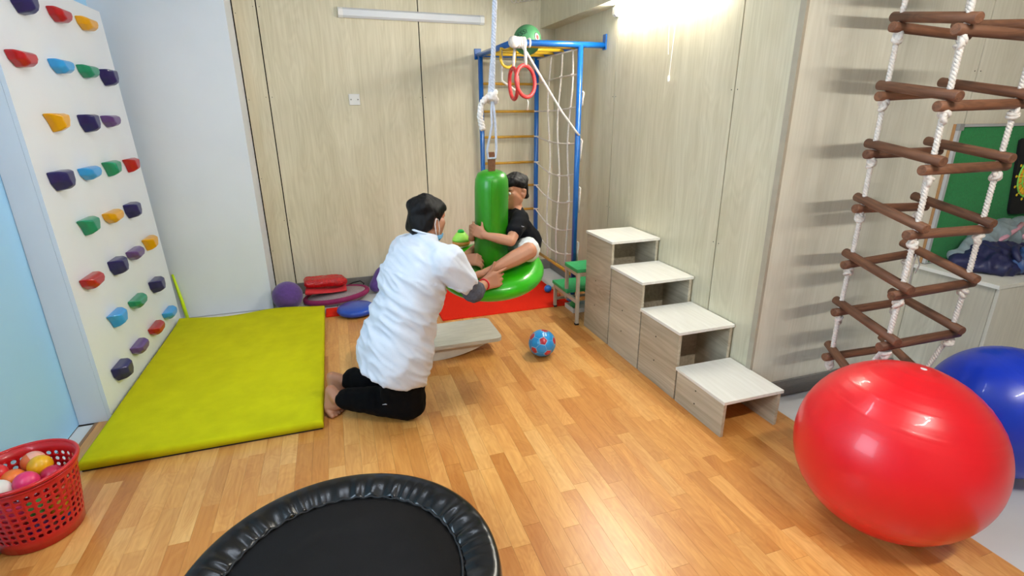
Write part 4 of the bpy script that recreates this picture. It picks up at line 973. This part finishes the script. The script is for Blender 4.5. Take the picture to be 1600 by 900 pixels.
# --- child in a black T-shirt hugging the post
ch = thing('person', 'small child in a black T-shirt and pale shorts hugging the green swing post', 'person', (.98,2.74,.71))
chd = V(.95,2.80,1.064); cnk = V(.962,2.785,.975); cns, cfs = V(.945,2.675,.945), V(.955,2.885,.945); cpv = V(1.0,2.745,.785)
cnh, cfh = V(.985,2.685,.77), V(.985,2.80,.77)
cnk_, can, cft = V(.935,2.515,.80), V(.735,2.50,.722), V(.66,2.50,.705)
cfk, cfa = V(.86,2.905,.80), V(.68,2.76,.755)
ce, cw = V(.845,2.545,.855), V(.715,2.60,.885)
cfe, cfw = V(.79,2.84,.84), V(.675,2.715,.845)
pr, eyes, pup, brows, mouth, CL, CH = head_prims(chd, V(-.82,-.52,-.06), V(-.1,0,1), .80)
cb_ = pr+[hull((chd+V(.008,0,-.04),.036), (cnk,.036)), hull((cnk,.035), (cns,.034), (cfs,.034), (cnk-V(0,0,.08),.06)), hull((cns-V(0,-.02,.03),.04), (cfs-V(0,.02,.03),.04), (cpv,.075)), hull((cnh,.06), (cfh,.06), (cpv,.07)),
  hull((cnh,.06), (cnk_,.046)), hull((cnk_,.045), (can+(cnk_-can)*.6,.044), (can,.028)), hull((can,.027), (cft+V(.03,0,.005),.024)), hull((can+V(.012,0,-.012),.024), (cft,.022), (cft+V(-.04,0,-.008),.016)),
  hull((cfh,.06), (cfk,.044)), hull((cfk,.044), (cfa,.026)), hull((cfa,.026), (cfa+V(-.05,-.05,-.005),.02)),
  hull((cns,.036), (ce,.029)), hull((ce,.029), (ce+(cw-ce)*.4,.029), (cw,.019)), hull((cfs,.036), (cfe,.028)), hull((cfe,.028), (cfw,.018))]
for i in range(5):
    o_ = V(0,-.018+i*.009,-.008); cb_.append(hull((cft+V(-.038,0,-.004)+o_,.007), (cft+V(-.058+.004*i,0,-.004)+o_,.006)))
cb_ += hand_prims(cw, V(-.72,.55,.42), V(-.5,-.85,.1), .72, (.35,.4,.45,.5), (.7,.35), .1, side=1)
cb_ += hand_prims(cfw, V(.1,-.25,.95), V(-.95,-.2,.0), .7, (.35,.4,.45,.5), (.6,.3), .1, side=-1)
part('body', organic(cb_, .0042, 4), SKINC, ch, True)
part('hair', organic([CH(((0,.06,.098),.03),((.045,.04,.09),.032),((-.045,.04,.09),.032),((0,-.03,.112),.04),((.062,-.02,.06),.032),((-.062,-.02,.06),.032),((0,-.09,.06),.038),((.04,-.075,.085),.036),((-.04,-.075,.085),.036)),
  CH(((.06,-.045,.05),.028),((-.06,-.045,.05),.028),((0,-.095,.03),.034),((.04,-.085,-.03),.024),((-.04,-.085,-.03),.024),((.056,-.055,-.01),.022),((-.056,-.055,-.01),.022)),
  CH(((.05,.066,.082),.02),((-.05,.066,.082),.02),((0,.085,.07),.02),((0,.06,.11),.022))], .0045, 4, hair_disp(.004, 8)), HAIR, ch, True)
for c, r in eyes: part('eye', sphere(c, r, 12, 8), EYEW, ch, True)
for c, r in pup: part('pupil', sphere(c, r, 10, 6), EYED, ch, True)
for b in brows: part('eyebrow', tube(b, [.0025,.003,.002], 6), HAIR, ch, True)
part('lips', tube(mouth, [.0025,.004,.0025], 6), mat('lip', (170,96,88)), ch, True)
BLK = mat('black_jersey', (9,10,15), .9, .2, 40, spec=.2)
ts = part('t_shirt', organic([hull((cnk-V(0,0,.015),.045), (cns-V(0,0,.01),.048), (cfs-V(0,0,.01),.048)), hull((cns-V(0,0,.03),.052), (cfs-V(0,0,.03),.052), (cpv+V(.0,-.035,.02),.085), (cpv+V(.0,.035,.02),.085)), hull((cns,.05), (cns+(ce-cns)*.58,.046)), hull((cfs,.05), (cfs+(cfe-cfs)*.55,.046))], .006, 5, lambda p: .004*noise.noise(Vector((p[0]*20, p[1]*20, p[2]*32)))), BLK, ch, True)
sl = cns+(ce-cns)*.35
part('shirt_mark', join(*[tube([sl+V(-.012+i*.009,-.050,.006), sl+V(-.008+i*.009,-.0515,.012-.004*(i%2)), sl+V(-.005+i*.009,-.0515,.004)], .0014, 6) for i in range(4)]), mat('grey_print', (186,186,190)), ts, True)
part('shorts', organic([hull((cpv-V(0,0,.0),.085), (cnh,.07), (cfh,.07)), hull((cnh,.075), (cnh+(cnk_-cnh)*.68,.066)), hull((cfh,.075), (cfh+(cfk-cfh)*.6,.064)), hull((cnh+(cnk_-cnh)*.6+V(.01,0,-.02),.05), (cnh+V(.0,0,-.012),.05))], .006, 5, lambda p: .004*noise.noise(Vector(p)*26)), mat('pale_grey_shorts', (214,218,214), .85, .08, 30), ch, True)
